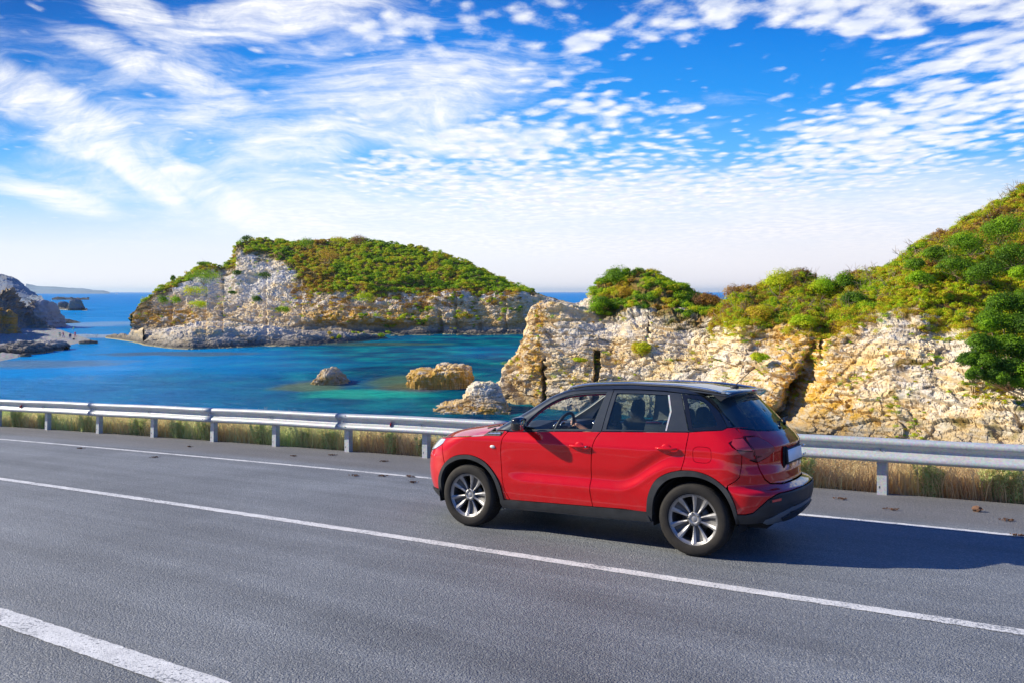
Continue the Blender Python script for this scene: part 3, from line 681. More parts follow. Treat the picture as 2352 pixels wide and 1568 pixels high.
    t = np.where(hillside, .61+rg.normal(size=len(Q))*.10, .66+fbm(Q/2.5, 2, 8)*.32+rg.normal(size=len(Q))*.15)
    t = np.where((X > 1680) & (X < 1900), .60+rg.normal(size=len(Q))*.2, t)
    r = np.where(hillside, .30+.25*rg.random(len(Q)), .32+.50*rg.random(len(Q))**1.5)
    f = foliage('scrub', None, Q+N*.14, r, 250, .085, np.clip(t, .1, .97), seed=53, flat=.85, jitter=.22)
    tag(f, 'tangled green and rust scrub covering the hill at the right', 'scrub', kind='stuff')
    Q, N, X = pick(L2, 1500, lambda X, P, V: ((V > 3.02) & (V < 6))*(X > 2430), 10)
    f = foliage('scrub', None, Q+N*.14, .5+.6*rg.random(len(Q)), 110, .16, np.clip(.5+rg.normal(size=len(Q))*.16, .1, .95), seed=57, flat=.85, jitter=.22)
    tag(f, 'green scrub on the far side of the hill at the right', 'scrub', kind='stuff')
    segs = []
    Qb, Nb, Xb = pick(L2, 170, lambda X, P, V: ok2(X, P, V)*(X < 2400)*(V > 3.3)*((V > 3.9) | (X < 2050)), 19)
    for q_, n_ in zip(Qb, Nb): segs += twig_segs(q_+n_*.3, 1.15+.5*rg.random(), 3, rg, .022)
    tag(link('bare_twigs', sticks(segs, 'bare_twigs'), None, M_TWIG), 'bare grey brown twigs tangled through the scrub of the hill at the right', 'twigs', kind='stuff')
    Q, N, X = pick(L2, 460, lambda X, P, V: (V < 3.02)*(V > .8)*np.clip(fbm(P/1.8, 2, 29)*1.6, 0, 1)*(X < 2440)*np.interp(X, [1700, 2050, 2352], [.5, 1, 2.2]), 14)
    f = foliage('tufts', None, Q+N*.06, .12+.38*rg.random(len(Q))**2, 120, .06, np.clip(.6+rg.normal(size=len(Q))*.15, .25, .95), seed=54, flat=.6)
    tag(f, 'small straw and green tufts growing on the pale face of the right cliff', 'tufts', kind='stuff')
    Q, N, X = pick(L2, 330, lambda X, P, V: np.exp(-((V-3.0)/.16)**2)*(X < 2300)*np.clip(fbm(P/2., 2, 39)+.6, 0, 1), 24)
    f = foliage('dry_brush', None, Q+N*.1, .25+.45*rg.random(len(Q)), 170, .07, np.clip(.68+rg.normal(size=len(Q))*.12, .3, 1), seed=55, flat=.7, jitter=.2)
    tag(f, 'dry yellow and green brush hanging over the edge of the right cliff', 'dry brush', kind='stuff')
    # --- single shrubs
    G1 = 'bushes on top of the middle cliff'; G2 = 'bushes of the hill at the right'; G3 = 'tufts on the cliff faces'
    S = [(1412, 642, 93, 74, .26, .95, G1, 'tall green bush at the left of the middle cliff summit'), (1478, 640, 93, 72, .93, .9, G1, 'dark reddish brown bush at the summit of the middle cliff'),
         (1438, 676, 90, 74, .80, .8, G1, 'brown twiggy bush below the two summit bushes of the middle cliff'), (1522, 662, 91, 62, .36, .8, G1, 'green bush on the right slope of the middle cliff summit'),
         (1378, 700, 87, 60, .3, .9, G1, 'green bush hanging over the left edge of the middle cliff'), (1562, 676, 88, 40, .34, .8, G1, 'small green bush between the summit of the middle cliff and the grey bare bushes'),
         (1575, 690, 86, 38, .30, .7, G1, 'low olive bush half way down the right slope of the middle cliff'), (1628, 690, 84, 62, .92, .8, G1, 'grey bare branched bush in the dip between the two cliffs'),
         (1470, 800, 78, 46, .66, 1.0, G3, 'yellow green shrub clinging to the middle of the cliff face above the car roof'), (1330, 826, 78, 34, .6, .4, G3, 'flat straw coloured tuft left of the dark upright slot in the cliff'),
         (1700, 678, 80, 84, .84, .9, G2, 'rust coloured bush at the left end of the right hill'), (1790, 652, 78, 84, .55, .9, G2, 'green and rust bush on the first hump of the right hill'),
         (1835, 638, 80, 60, .95, .9, G2, 'dark brown bush crowning the first hump of the right hill'), (1886, 662, 76, 70, .46, .9, G2, 'green bush right of the brown crown on the first hump'),
         (1935, 655, 76, 66, .24, 1.1, G2, 'dark green bush in the notch beside the first hump of the right hill'), (1960, 690, 70, 62, .18, 1, G2, 'deep green bush below the notch of the right hill'),
         (1745, 720, 72, 80, .72, .7, G2, 'yellowing bush at the cliff edge under the first hump'), (1848, 742, 68, 66, .55, .7, G2, 'round olive bush hanging over the edge of the right cliff'),
         (1745, 820, 66, 44, .56, .7, G3, 'small green tuft on the cream rock behind the car antenna'),
         (2120, 640, 66, 60, 0.33, .9, G2, 'deep green cushion bush at the foot of the pine slope'), (2190, 610, 68, 74, 0.24, .9, G2, 'dark green spreading bush lowest of the dark bushes on the hill'),
         (2100, 610, 70, 50, 0.28, .9, G2, 'small dark bush leftmost of the dark bushes on the hill'), (2230, 560, 70, 96, 0.25, .9, G2, 'dark green spreading bush in the middle of the dark bushes on the hill'),
         (2295, 530, 70, 110, 0.28, .9, G2, 'large dark green bush highest of the dark bushes on the hill'), (2330, 590, 66, 96, 0.23, .9, G2, 'dark green bush at the right edge below the large highest one'),
         (2262, 628, 64, 90, 0.28, .9, G2, 'dark green bush low at the right of the hill beside the bright one'), (2345, 628, 62, 56, .42, .7, G2, 'bright light green bush at the right edge of the hill'),
         (2150, 585, 71, 60, 0.23, .9, G2, 'dark green bush between the leftmost and the middle dark bushes')]
    for i, (px, py, D, w, t, fl, g, lab) in enumerate(S):
        shrub(lab, 'shrub', px, py, D, w, t, 200+i, K=int(1500+w*42), leaf=.125 if D > 72 else .11, flat=fl, group=g, twigs=22 if t > .75 else 10, lobes=12)
    # big dark tree-like bush leaning down the cliff at the right edge
    root = empty('tree', 'large dark green tree leaning down the rock face at the right edge', 'tree', tuple(at(2330, 900, 52.2).reshape(3)))
    C = np.array([at(x, y, d).reshape(3) for x, y, d in [(2305, 712, 53), (2345, 700, 53), (2280, 750, 52.4), (2335, 755, 52), (2255, 800, 51.6), (2310, 800, 51.4), (2352, 815, 51.4), (2228, 830, 51.2), (2275, 840, 50.8), (2330, 850, 50.6), (2380, 730, 52.5), (2390, 800, 51.6), (2270, 862, 50.4), (2378, 862, 50.6), (2300, 872, 50.2), (2345, 880, 50.2), (2240, 862, 50.4)]])-np.array(root.location)
    foliage('crown', root, C, np.array([1.0, .9, 1.0, 1.0, .85, 1.0, .95, .62, .85, .8, 1.1, 1.1, .5, .8, .6, .6, .5])*1.22, 6000, .10, np.full(len(C), .23)+rg.normal(size=len(C))*.03, seed=77, flat=1.0, jitter=.16, lobes=12)
    sg = []
    for c in C: sg.append(([np.array([.3, .9, -.1]), c*.5+np.array([0, .45, 0])+rg.normal(size=3)*.1, c+np.array([0, .2, 0])], [.08, .05, .03])); sg += twig_segs(c, .7, 4, rg, .02)
    link('trunk', sticks(sg, 'trunk', 6), root, M_TWIG)
    return L1, L2
L_MID, L_RIGHT = build_cliffs()

# ------------------------------------------------------------------ the left shore
def build_left():
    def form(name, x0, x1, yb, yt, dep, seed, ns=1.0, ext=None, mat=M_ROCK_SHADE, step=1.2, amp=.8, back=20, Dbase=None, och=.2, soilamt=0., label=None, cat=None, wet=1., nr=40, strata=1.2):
        D = (lambda x: seaY(yb(x))) if Dbase is None else (lambda x: np.full_like(np.asarray(x, float), Dbase))
        rows = [('z', -2, lambda x: D(x)-.5, 1, 0), ('z', .05, D, 2, .3), ('p', yt, lambda x: D(x)+dep, nr, 1.), ('z', lambda x: np.maximum(at(x, yt(x), D(x)+dep)[:, 2]*.6, 0), lambda x: D(x)+dep+back, 8, .8), ('z', -2, lambda x: D(x)+dep+back*2, 4, .2)]
        o, L = landform(name, x0, x1, step, rows, amp, mat, seed=seed, och=lambda X, P, V: 0*V+och, soil=lambda X, P, V: np.clip((V-1.75)*3+fbm(P/3., 2, seed)*.5, 0, 1)*soilamt, wet=wet, strata=strata, ns=ns, ext=ext)
        if label: tag(o, label, cat)
        else: tag(o, kind='structure')
        return L
    # distant headland, far hill
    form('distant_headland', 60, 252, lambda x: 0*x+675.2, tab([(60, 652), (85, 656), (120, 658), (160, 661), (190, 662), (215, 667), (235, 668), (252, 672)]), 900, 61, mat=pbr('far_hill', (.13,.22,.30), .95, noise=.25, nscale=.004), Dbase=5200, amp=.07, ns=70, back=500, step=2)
    form('far_hill', -60, 97, lambda x: 0*x+690, tab([(-700, 690), (-500, 640), (-250, 590), (-60, 600), (0, 627), (15, 627), (30, 633), (45, 644), (60, 657), (70, 666), (80, 672), (88, 682), (97, 692)]), 110, 62, mat=M_ROCK_HAZED, ext=(-700, None), Dbase=700, amp=.16, ns=9, back=60, soilamt=.3, wet=0)
    form('low_headland', -60, 200, tab([(-60, 706), (0, 706), (80, 708), (160, 713), (200, 714)]), tab([(-60, 668), (0, 678), (40, 680), (62, 684), (75, 676), (90, 682), (110, 694), (125, 702), (150, 709), (185, 712.5), (200, 713.5)]), 14, 63, mat=M_ROCK_HAZED, amp=.6, ns=1.4, back=20, soilamt=.2)
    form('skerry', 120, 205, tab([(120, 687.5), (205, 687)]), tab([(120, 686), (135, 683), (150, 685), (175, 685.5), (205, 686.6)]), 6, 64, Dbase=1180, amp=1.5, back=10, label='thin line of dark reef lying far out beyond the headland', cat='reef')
    # near cliffs at the left edge
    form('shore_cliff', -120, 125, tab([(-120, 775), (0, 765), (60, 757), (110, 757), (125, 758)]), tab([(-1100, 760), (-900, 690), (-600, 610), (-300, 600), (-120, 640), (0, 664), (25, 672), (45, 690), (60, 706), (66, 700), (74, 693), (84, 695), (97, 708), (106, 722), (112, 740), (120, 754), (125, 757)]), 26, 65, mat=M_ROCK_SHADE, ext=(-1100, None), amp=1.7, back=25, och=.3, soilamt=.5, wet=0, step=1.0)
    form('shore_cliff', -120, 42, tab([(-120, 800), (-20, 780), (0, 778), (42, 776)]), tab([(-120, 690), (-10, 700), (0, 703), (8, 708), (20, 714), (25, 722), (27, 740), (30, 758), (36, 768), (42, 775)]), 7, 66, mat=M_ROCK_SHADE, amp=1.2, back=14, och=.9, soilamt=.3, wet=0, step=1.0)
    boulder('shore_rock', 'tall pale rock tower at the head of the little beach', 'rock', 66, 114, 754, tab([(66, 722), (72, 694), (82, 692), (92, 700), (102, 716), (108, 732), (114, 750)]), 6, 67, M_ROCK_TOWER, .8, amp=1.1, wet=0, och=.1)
    boulder('sea_stack', 'rounded sea stack farthest out beside the squat one', 'sea stack', 152, 181, 713.5, tab([(152, 700), (156, 692), (166, 687), (172, 690), (178, 700), (181, 709)]), 5, 68, M_ROCK_HAZED, .6, 'sea stacks off the low headland', amp=1.0)
    boulder('sea_stack', 'squat sea stack between the headland and the taller stack', 'sea stack', 128, 151, 711, tab([(128, 702), (133, 694), (142, 693), (148, 697), (151, 707)]), 4, 69, M_ROCK_HAZED, .6, 'sea stacks off the low headland', amp=.8)
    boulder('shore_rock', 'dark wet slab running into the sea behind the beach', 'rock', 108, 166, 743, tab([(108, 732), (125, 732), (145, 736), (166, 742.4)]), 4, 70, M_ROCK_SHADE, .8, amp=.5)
    boulder('shore_rock', 'rough grey rock mound in front of the beach', 'rock', 66, 129, 806, tab([(66, 800), (68, 788), (80, 782), (100, 783), (118, 787), (129, 795)]), 3.4, 71, M_ROCK, .8, amp=.8, och=.1)
    boulder('shore_rock', 'small flat rock at the tip of the sand spit', 'rock', 174, 210, 790, tab([(174, 786), (180, 781.5), (196, 781), (208, 784), (210, 787)]), 1.6, 72, M_ROCK, .6, amp=.4, och=.4)
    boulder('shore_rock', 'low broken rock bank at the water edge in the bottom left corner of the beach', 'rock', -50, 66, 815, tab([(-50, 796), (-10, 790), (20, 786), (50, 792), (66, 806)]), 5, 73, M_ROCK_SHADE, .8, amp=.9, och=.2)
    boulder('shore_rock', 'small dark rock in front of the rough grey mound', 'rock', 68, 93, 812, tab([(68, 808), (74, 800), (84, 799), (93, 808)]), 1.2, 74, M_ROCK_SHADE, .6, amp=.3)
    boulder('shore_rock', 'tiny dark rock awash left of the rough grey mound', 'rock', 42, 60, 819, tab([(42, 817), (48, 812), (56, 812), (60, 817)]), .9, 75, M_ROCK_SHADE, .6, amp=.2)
    # beach: low mound of sand and shingle
    m, T, out = mat_new('beach_sand'); tc = T.new('ShaderNodeTexCoord').outputs['Object']
    n = T.noise(tc, .5, 5, .65)
    peb = T.new('ShaderNodeTexVoronoi', inp={'Vector': tc, 'Scale': 2.4}).outputs['Color']
    b = T.new('ShaderNodeBsdfPrincipled', inp={'Roughness': .9, 'Base Color': T.mix(T.maprange(T.noise(tc, 2.5, 4, .8), .48, .6), T.mix(T.maprange(n, .35, .65), (.15,.20,.25), (.30,.26,.21)), T.mix(.5, peb, (.25,.27,.27)))})  # sand and pebble tones with the bluish shade of the beach mixed in
    T.set(b, 'Normal', T.bump(T.noise(tc, 3, 4, .7), .5, .2)); T.l.new(b.outputs[0], out.inputs[0])
    xs = np.linspace(0, 1, 90); ys = np.linspace(0, 1, 50)
    # outline of the spit in the water plane
    near = [(-60, 838), (0, 830), (40, 822), (66, 806), (110, 797), (160, 793), (195, 785), (212, 780.5)]
    far = [(-60, 762), (0, 758), (60, 754), (100, 753.5), (120, 754.5), (140, 757), (160, 765), (212, 779.5)]
    NX = np.interp(xs, np.linspace(0, 1, 8), [p[0] for p in near]); NY = np.interp(xs, np.linspace(0, 1, 8), [p[1] for p in near])
    FX = np.interp(xs, np.linspace(0, 1, 8), [p[0] for p in far]); FY = np.interp(xs, np.linspace(0, 1, 8), [p[1] for p in far])
    A = at(NX, NY, seaY(NY)); Bq = at(FX, FY, seaY(FY)); P = A[None]*(1-ys[:, None, None])+Bq[None]*ys[:, None, None]
    hgt = np.sin(ys*math.pi)[:, None]**.7*np.interp(xs, [0, .5, .9, 1], [1.3, .8, .25, .0])[None]
    P[..., 2] = -.06+hgt*(1+.25*fbm(P/2., 3, 4))
    link('beach', np_mesh('beach', P.reshape(-1, 3), grid_faces(*P.shape[:2]), True), None, m)['kind'] = 'structure'
build_left()
ROADCAM = Matrix([[-0.84462497, -0.01420445, -0.53516997], [-0.53535844, 0.02251994, 0.8443247], [5.882e-05, 0.99964548, -0.02662538]])
# ------------------------------------------------------------------ the road's own frame: x along the road (to the left), y towards the camera, z up
_rc = Matrix.Translation((-4.99728653, 7.85972733, 1.7533755)) @ ROADCAM.to_4x4()
ROAD = (Matrix.Translation((0, 0, EYE)) @ Matrix.Rotation(math.pi/2-PITCH, 4, 'X')) @ _rc.inverted()
def to_road(o):
    o.matrix_world = ROAD @ o.matrix_basis
    return o
def curve_y(x):
    x = np.asarray(x, float); return .0017*np.clip(x+1, 0, None)**2
def mat_asphalt(name, paint=False):
    m, T, out = mat_new(name); tc = T.new('ShaderNodeTexCoord').outputs['Object']
    v = T.new('ShaderNodeTexVoronoi', inp={'Vector': tc, 'Scale': 95.0}); vb = T.new('ShaderNodeTexVoronoi', inp={'Vector': tc, 'Scale': 48.0})
    cell = T.new('ShaderNodeSeparateXYZ', inp={0: v.outputs['Color']}).outputs[0]
    n = T.noise(tc, 60, 4, .7); big = T.noise(tc, .45, 5, .55, .3); streak = T.noise(T.mapping(tc, sc=(.12, 2.2, 1)), 1.0, 4, .6)
    base = T.ramp(cell, [(0, (.138,.152,.168)), (.55, (.188,.208,.230)), (.86, (.222,.245,.268)), (.97, (.34,.35,.35))])
    base = T.mix(T.math('MULTIPLY', T.maprange(n, .40, .30), .6), base, (.05, .055, .062))
    tone = T.maprange(T.math('ADD', T.math('MULTIPLY', big, .5), T.math('MULTIPLY', streak, .5)), .36, .64, .64, 1.14)
    base = T.mix(1.0, base, T.xyz(tone, tone, tone), 'MULTIPLY')
    sp = T.new('ShaderNodeSeparateXYZ', inp={0: tc})
    sh = T.maprange(sp.outputs[1], -1.9, -2.3)
    base = T.mix(T.math('MULTIPLY', sh, .55), base, T.mix(T.maprange(T.noise(tc, 35, 4, .75), .45, .62), (.10,.095,.095), (.24,.22,.20)))
    h = T.math('ADD', T.math('MULTIPLY', T.math('SUBTRACT', 1.0, v.outputs['Distance']), .7), T.math('ADD', T.math('MULTIPLY', T.math('SUBTRACT', 1.0, vb.outputs['Distance']), .5), n))
    b = T.new('ShaderNodeBsdfPrincipled', inp={'Roughness': .62, 'Specular IOR Level': .45})
    if paint:
        wear = T.maprange(T.math('ADD', T.noise(tc, 42, 5, .75), T.math('MULTIPLY', T.noise(tc, 2.2, 4, .6), .45)), .76, .86)
        dirt = T.maprange(T.noise(tc, 6, 5, .7), .35, .7)
        base = T.mix(wear, T.mix(dirt, (.74,.75,.74), (.52,.53,.53)), base)
        T.set(b, 'Normal', T.bump(h, .55, .005))
    else:
        T.set(b, 'Normal', T.bump(h, .9, .011))
    T.set(b, 'Base Color', base); T.l.new(b.outputs[0], out.inputs[0]); return m
M_ASPH = mat_asphalt('asphalt'); M_PAINT = mat_asphalt('road_paint', True)

def strip(name, ys, xs, z=0.0, mat=None, kind='structure', zf=None):
    X = np.asarray(xs, float); Yr = np.asarray(ys, float)
    GX, GY = np.meshgrid(X, Yr); GZ = np.full_like(GX, z) if zf is None else zf(GX, GY)
    P = np.stack([GX, GY+curve_y(GX), GZ], -1)
    o = link(name, np_mesh(name, P.reshape(-1, 3), grid_faces(*GX.shape), True), None, mat)
    o['kind'] = kind; return to_road(o)
xs = np.concatenate([np.linspace(-70, -10, 13), np.linspace(-8, 40, 49), np.linspace(44, 120, 20)])
strip('road', [-3.92, -2, 0, 3, 8, 14, 24], xs, 0, M_ASPH)
def bumpy_edges(name, y0, w, x0, x1, z):
    n = int((x1-x0)/.02); X = np.linspace(x0, x1, n); rg = np.random.default_rng(int(abs(y0)*100))
    e = lambda s: fbm(np.stack([X*14, 0*X+s, 0*X], -1), 3, s)*.006
    P = np.stack([np.stack([X, y0-w/2+curve_y(X)+e(1), 0*X+z], -1), np.stack([X, y0+w/2+curve_y(X)+e(2), 0*X+z], -1)])
    o = link(name, np_mesh(name, P.reshape(-1, 3), grid_faces(2, n)), None, M_PAINT); o['kind'] = 'structure'; return to_road(o)
bumpy_edges('edge_line', -1.755, .115, -40, 60, .004)
bumpy_edges('centre_line', 1.665, .135, -40, 60, .004)
bumpy_edges('near_line', 5.06, .20, -40, 60, .004)
# verge and the bank falling to the water
m, T, out = mat_new('verge_soil'); tc = T.new('ShaderNodeTexCoord').outputs['Object']
b = T.new('ShaderNodeBsdfPrincipled', inp={'Roughness': .95, 'Base Color': T.mix(T.maprange(T.noise(tc, 2.5, 6, .7), .38, .62), (.10,.075,.045), (.27,.21,.12))})
T.set(b, 'Normal', T.bump(T.noise(tc, 9, 6, .7), .8, .05)); T.l.new(b.outputs[0], out.inputs[0]); M_SOIL = m
def bank_z(X, Y):
    d = np.clip(-5.6-Y, 0, None)
    return -.015-.03*np.clip(-3.9-Y, 0, 2)-d*.62+fbm(np.stack([X/1.5, Y/1.5, 0*X], -1), 3, 2)*.05*np.clip(-4.0-Y, 0, 1)
strip('ground', np.concatenate([np.linspace(-3.90, -6, 9), np.linspace(-7, -30, 16)]), xs, 0, M_SOIL, zf=bank_z)
strip('ground', [24, 34, 60, 140], xs, -.01, M_SOIL)

# ------------------------------------------------------------------ guard rail
m, T, out = mat_new('galvanised_steel'); tc = T.new('ShaderNodeTexCoord').outputs['Object']
n1 = T.noise(T.mapping(tc, sc=(2, 2, 9)), 1.5, 6, .65); n2 = T.new('ShaderNodeTexVoronoi', inp={'Vector': tc, 'Scale': 45.0}).outputs['Color']
b = T.new('ShaderNodeBsdfPrincipled', inp={'Metallic': .15, 'Base Color': T.mix(.14, T.mix(T.maprange(n1, .3, .7), (.46,.50,.535), (.36,.40,.44)), n2)})
T.set(b, 'Roughness', T.maprange(n1, .3, .7, .38, .55)); T.set(b, 'Normal', T.bump(T.noise(tc, 14, 4, .6), .12, .01)); T.l.new(b.outputs[0], out.inputs[0]); M_GALV = m
M_DARKSTEEL = pbr('bolt_steel', (.12,.13,.14), .5, .7)
M_REDREF = pbr('red_reflector', (.62,.02,.02), .35, coat=.5)
def build_guardrail():
    root = empty('guardrail', 'long galvanised steel guard rail on posts along the far edge of the road', 'guard rail'); to_road(root)
    prof = [(.006, .752), (-.004, .768), (.012, .770), (.050, .757), (.074, .742), (.082, .722), (.079, .695), (.066, .676), (.012, .640), (.004, .628), (.004, .592), (.012, .580), (.066, .544), (.079, .525), (.082, .498), (.074, .478), (.050, .463), (.012, .450), (-.004, .452), (.004, .470)]
    # finer profile
    pr = []
    for i in range(len(prof)-1):
        for t in (0, .5): pr.append((prof[i][0]*(1-t)+prof[i+1][0]*t, prof[i][1]*(1-t)+prof[i+1][1]*t))
    pr.append(prof[-1]); pr = np.array(pr)
    zoff = -.006
    def seg(x0, x1, out_):
        X = np.linspace(x0, x1, max(3, int((x1-x0)/.25)))
        base = -3.685+curve_y(X)
        sag = .004*np.sin(X*1.7)
        P = np.stack([np.repeat(X[None], len(pr), 0), base[None]+pr[:, 0][:, None]+out_, pr[:, 1][:, None]+zoff+sag[None]], -1)
        Q = P.copy(); Q[..., 1] -= .004
        V = np.concatenate([P.reshape(-1, 3), Q.reshape(-1, 3)]); F = grid_faces(len(pr), len(X)); n = len(pr)*len(X)
        ends = []
        for c in (0, len(X)-1):
            for r in range(len(pr)-1):
                a = r*len(X)+c; b2 = (r+1)*len(X)+c; ends.append((a, b2, b2+n, a+n))
        return np_mesh('rail_beam', V, np.concatenate([F, F[:, ::-1]+n, np.array(ends)]), True)
    posts = [-13.46, -11.46, -9.46, -7.46, -5.46, -3.46, -1.36, .68, 2.5, 4.25, 6.17, 8.2, 10.14, 12.22, 14.32, 16.49, 18.77, 20.9, 23, 25.1, 27.2, 29.3, 31.4, 33.5]
    joints = [-13.46, -9.46, -5.46, -1.36, 2.5-.0, 6.17, 10.14, 14.32, 18.77, 23, 27.2, 31.4, 35.6]
    for i in range(len(joints)-1):
        link('rail_beam', seg(joints[i]-.16, joints[i+1]+.16, .0 if i % 2 else .0045), root, M_GALV)
    # one post: folded C section
    def post_mesh():
        bm = bmesh.new(); pts = [(-.060, .028), (-.060, .022), (-.064, -.075), (-.05, -.080), (-.046, -.06), (-.054, -.06), (-.052, .014), (.052, .014), (.054, -.06), (.046, -.06), (.05, -.080), (.064, -.075), (.060, .022), (.060, .028)]
        lo = [bm.verts.new((x, y, -.35)) for x, y in pts]; hi = [bm.verts.new((x, y, .66)) for x, y in pts]
        for k in range(len(pts)): bm.faces.new((lo[k], lo[(k+1) % len(pts)], hi[(k+1) % len(pts)], hi[k]))
        me = bpy.data.meshes.new('post'); bm.to_mesh(me); bm.free(); return me
    def box_mesh(name, sx, sy, sz, bev=.002):
        bm = bmesh.new(); bmesh.ops.create_cube(bm, size=1); bmesh.ops.scale(bm, vec=(sx, sy, sz), verts=bm.verts)
        if bev: bmesh.ops.bevel(bm, geom=bm.edges[:], offset=bev, segments=2, affect='EDGES', profile=.6)
        me = bpy.data.meshes.new(name); bm.to_mesh(me); bm.free(); return me
    def bolt_mesh():
        bm = bmesh.new(); bmesh.ops.create_cone(bm, cap_ends=True, segments=8, radius1=.011, radius2=.008, depth=.010, matrix=Matrix.Rotation(-math.pi/2, 4, 'X'))
        me = bpy.data.meshes.new('bolt'); bm.to_mesh(me); bm.free(); return me
    pm = post_mesh(); pm.materials.append(M_GALV); sp_ = box_mesh('spacer_plate', .115, .007, .05); sp_.materials.append(M_GALV)
    bo = bolt_mesh(); bo.materials.append(M_DARKSTEEL); hole = box_mesh('post_hole', .012, .004, .028, 0); hole.materials.append(M_DARKSTEEL)
    for x in posts:
        y = float(curve_y(x))
        p = link('post', pm, root); p.location = (x, -3.79+y, 0); p.rotation_euler = (0, R(random.uniform(-.8, .8)), R(random.uniform(-2, 2)))
        h = link('post_hole', hole, p); h.location = (.03, .030, .10)
        s = link('spacer_plate', sp_, root); s.location = (x, -3.672+y, .604)
        b_ = link('bolt', bo, s); b_.location = (0, .010, 0)
    for x in joints:
        y = float(curve_y(x))
        for dx in (-.11, .11):
            for zz, oy in ((.725, .080), (.655, .036), (.515, .083)):
                b_ = link('bolt', bo, root); b_.location = (x+dx, -3.685+y+oy+.006, zz)
    def reflector(x):
        bm = bmesh.new()
        q = [(0, 0, .645), (0, 0, .565), (0, .085, .555), (0, .085, .590)]
        a = [bm.verts.new((-.004, yy, zz)) for _, yy, zz in q]; c_ = [bm.verts.new((.004, yy, zz)) for _, yy, zz in q]
        bm.faces.new(a); bm.faces.new(c_[::-1])
        for k in range(4): bm.faces.new((a[k], a[(k+1) % 4], c_[(k+1) % 4], c_[k]))
        me = bpy.data.meshes.new('reflector'); bm.to_mesh(me); bm.free(); me.materials.append(M_REDREF)
        o = link('reflector', me, root); o.location = (x, -3.68+float(curve_y(x)), 0); o.rotation_euler = (0, 0, R(28))
        o['label'] = 'small red triangular reflector'
    reflector(4.98); reflector(17.45)
build_guardrail()

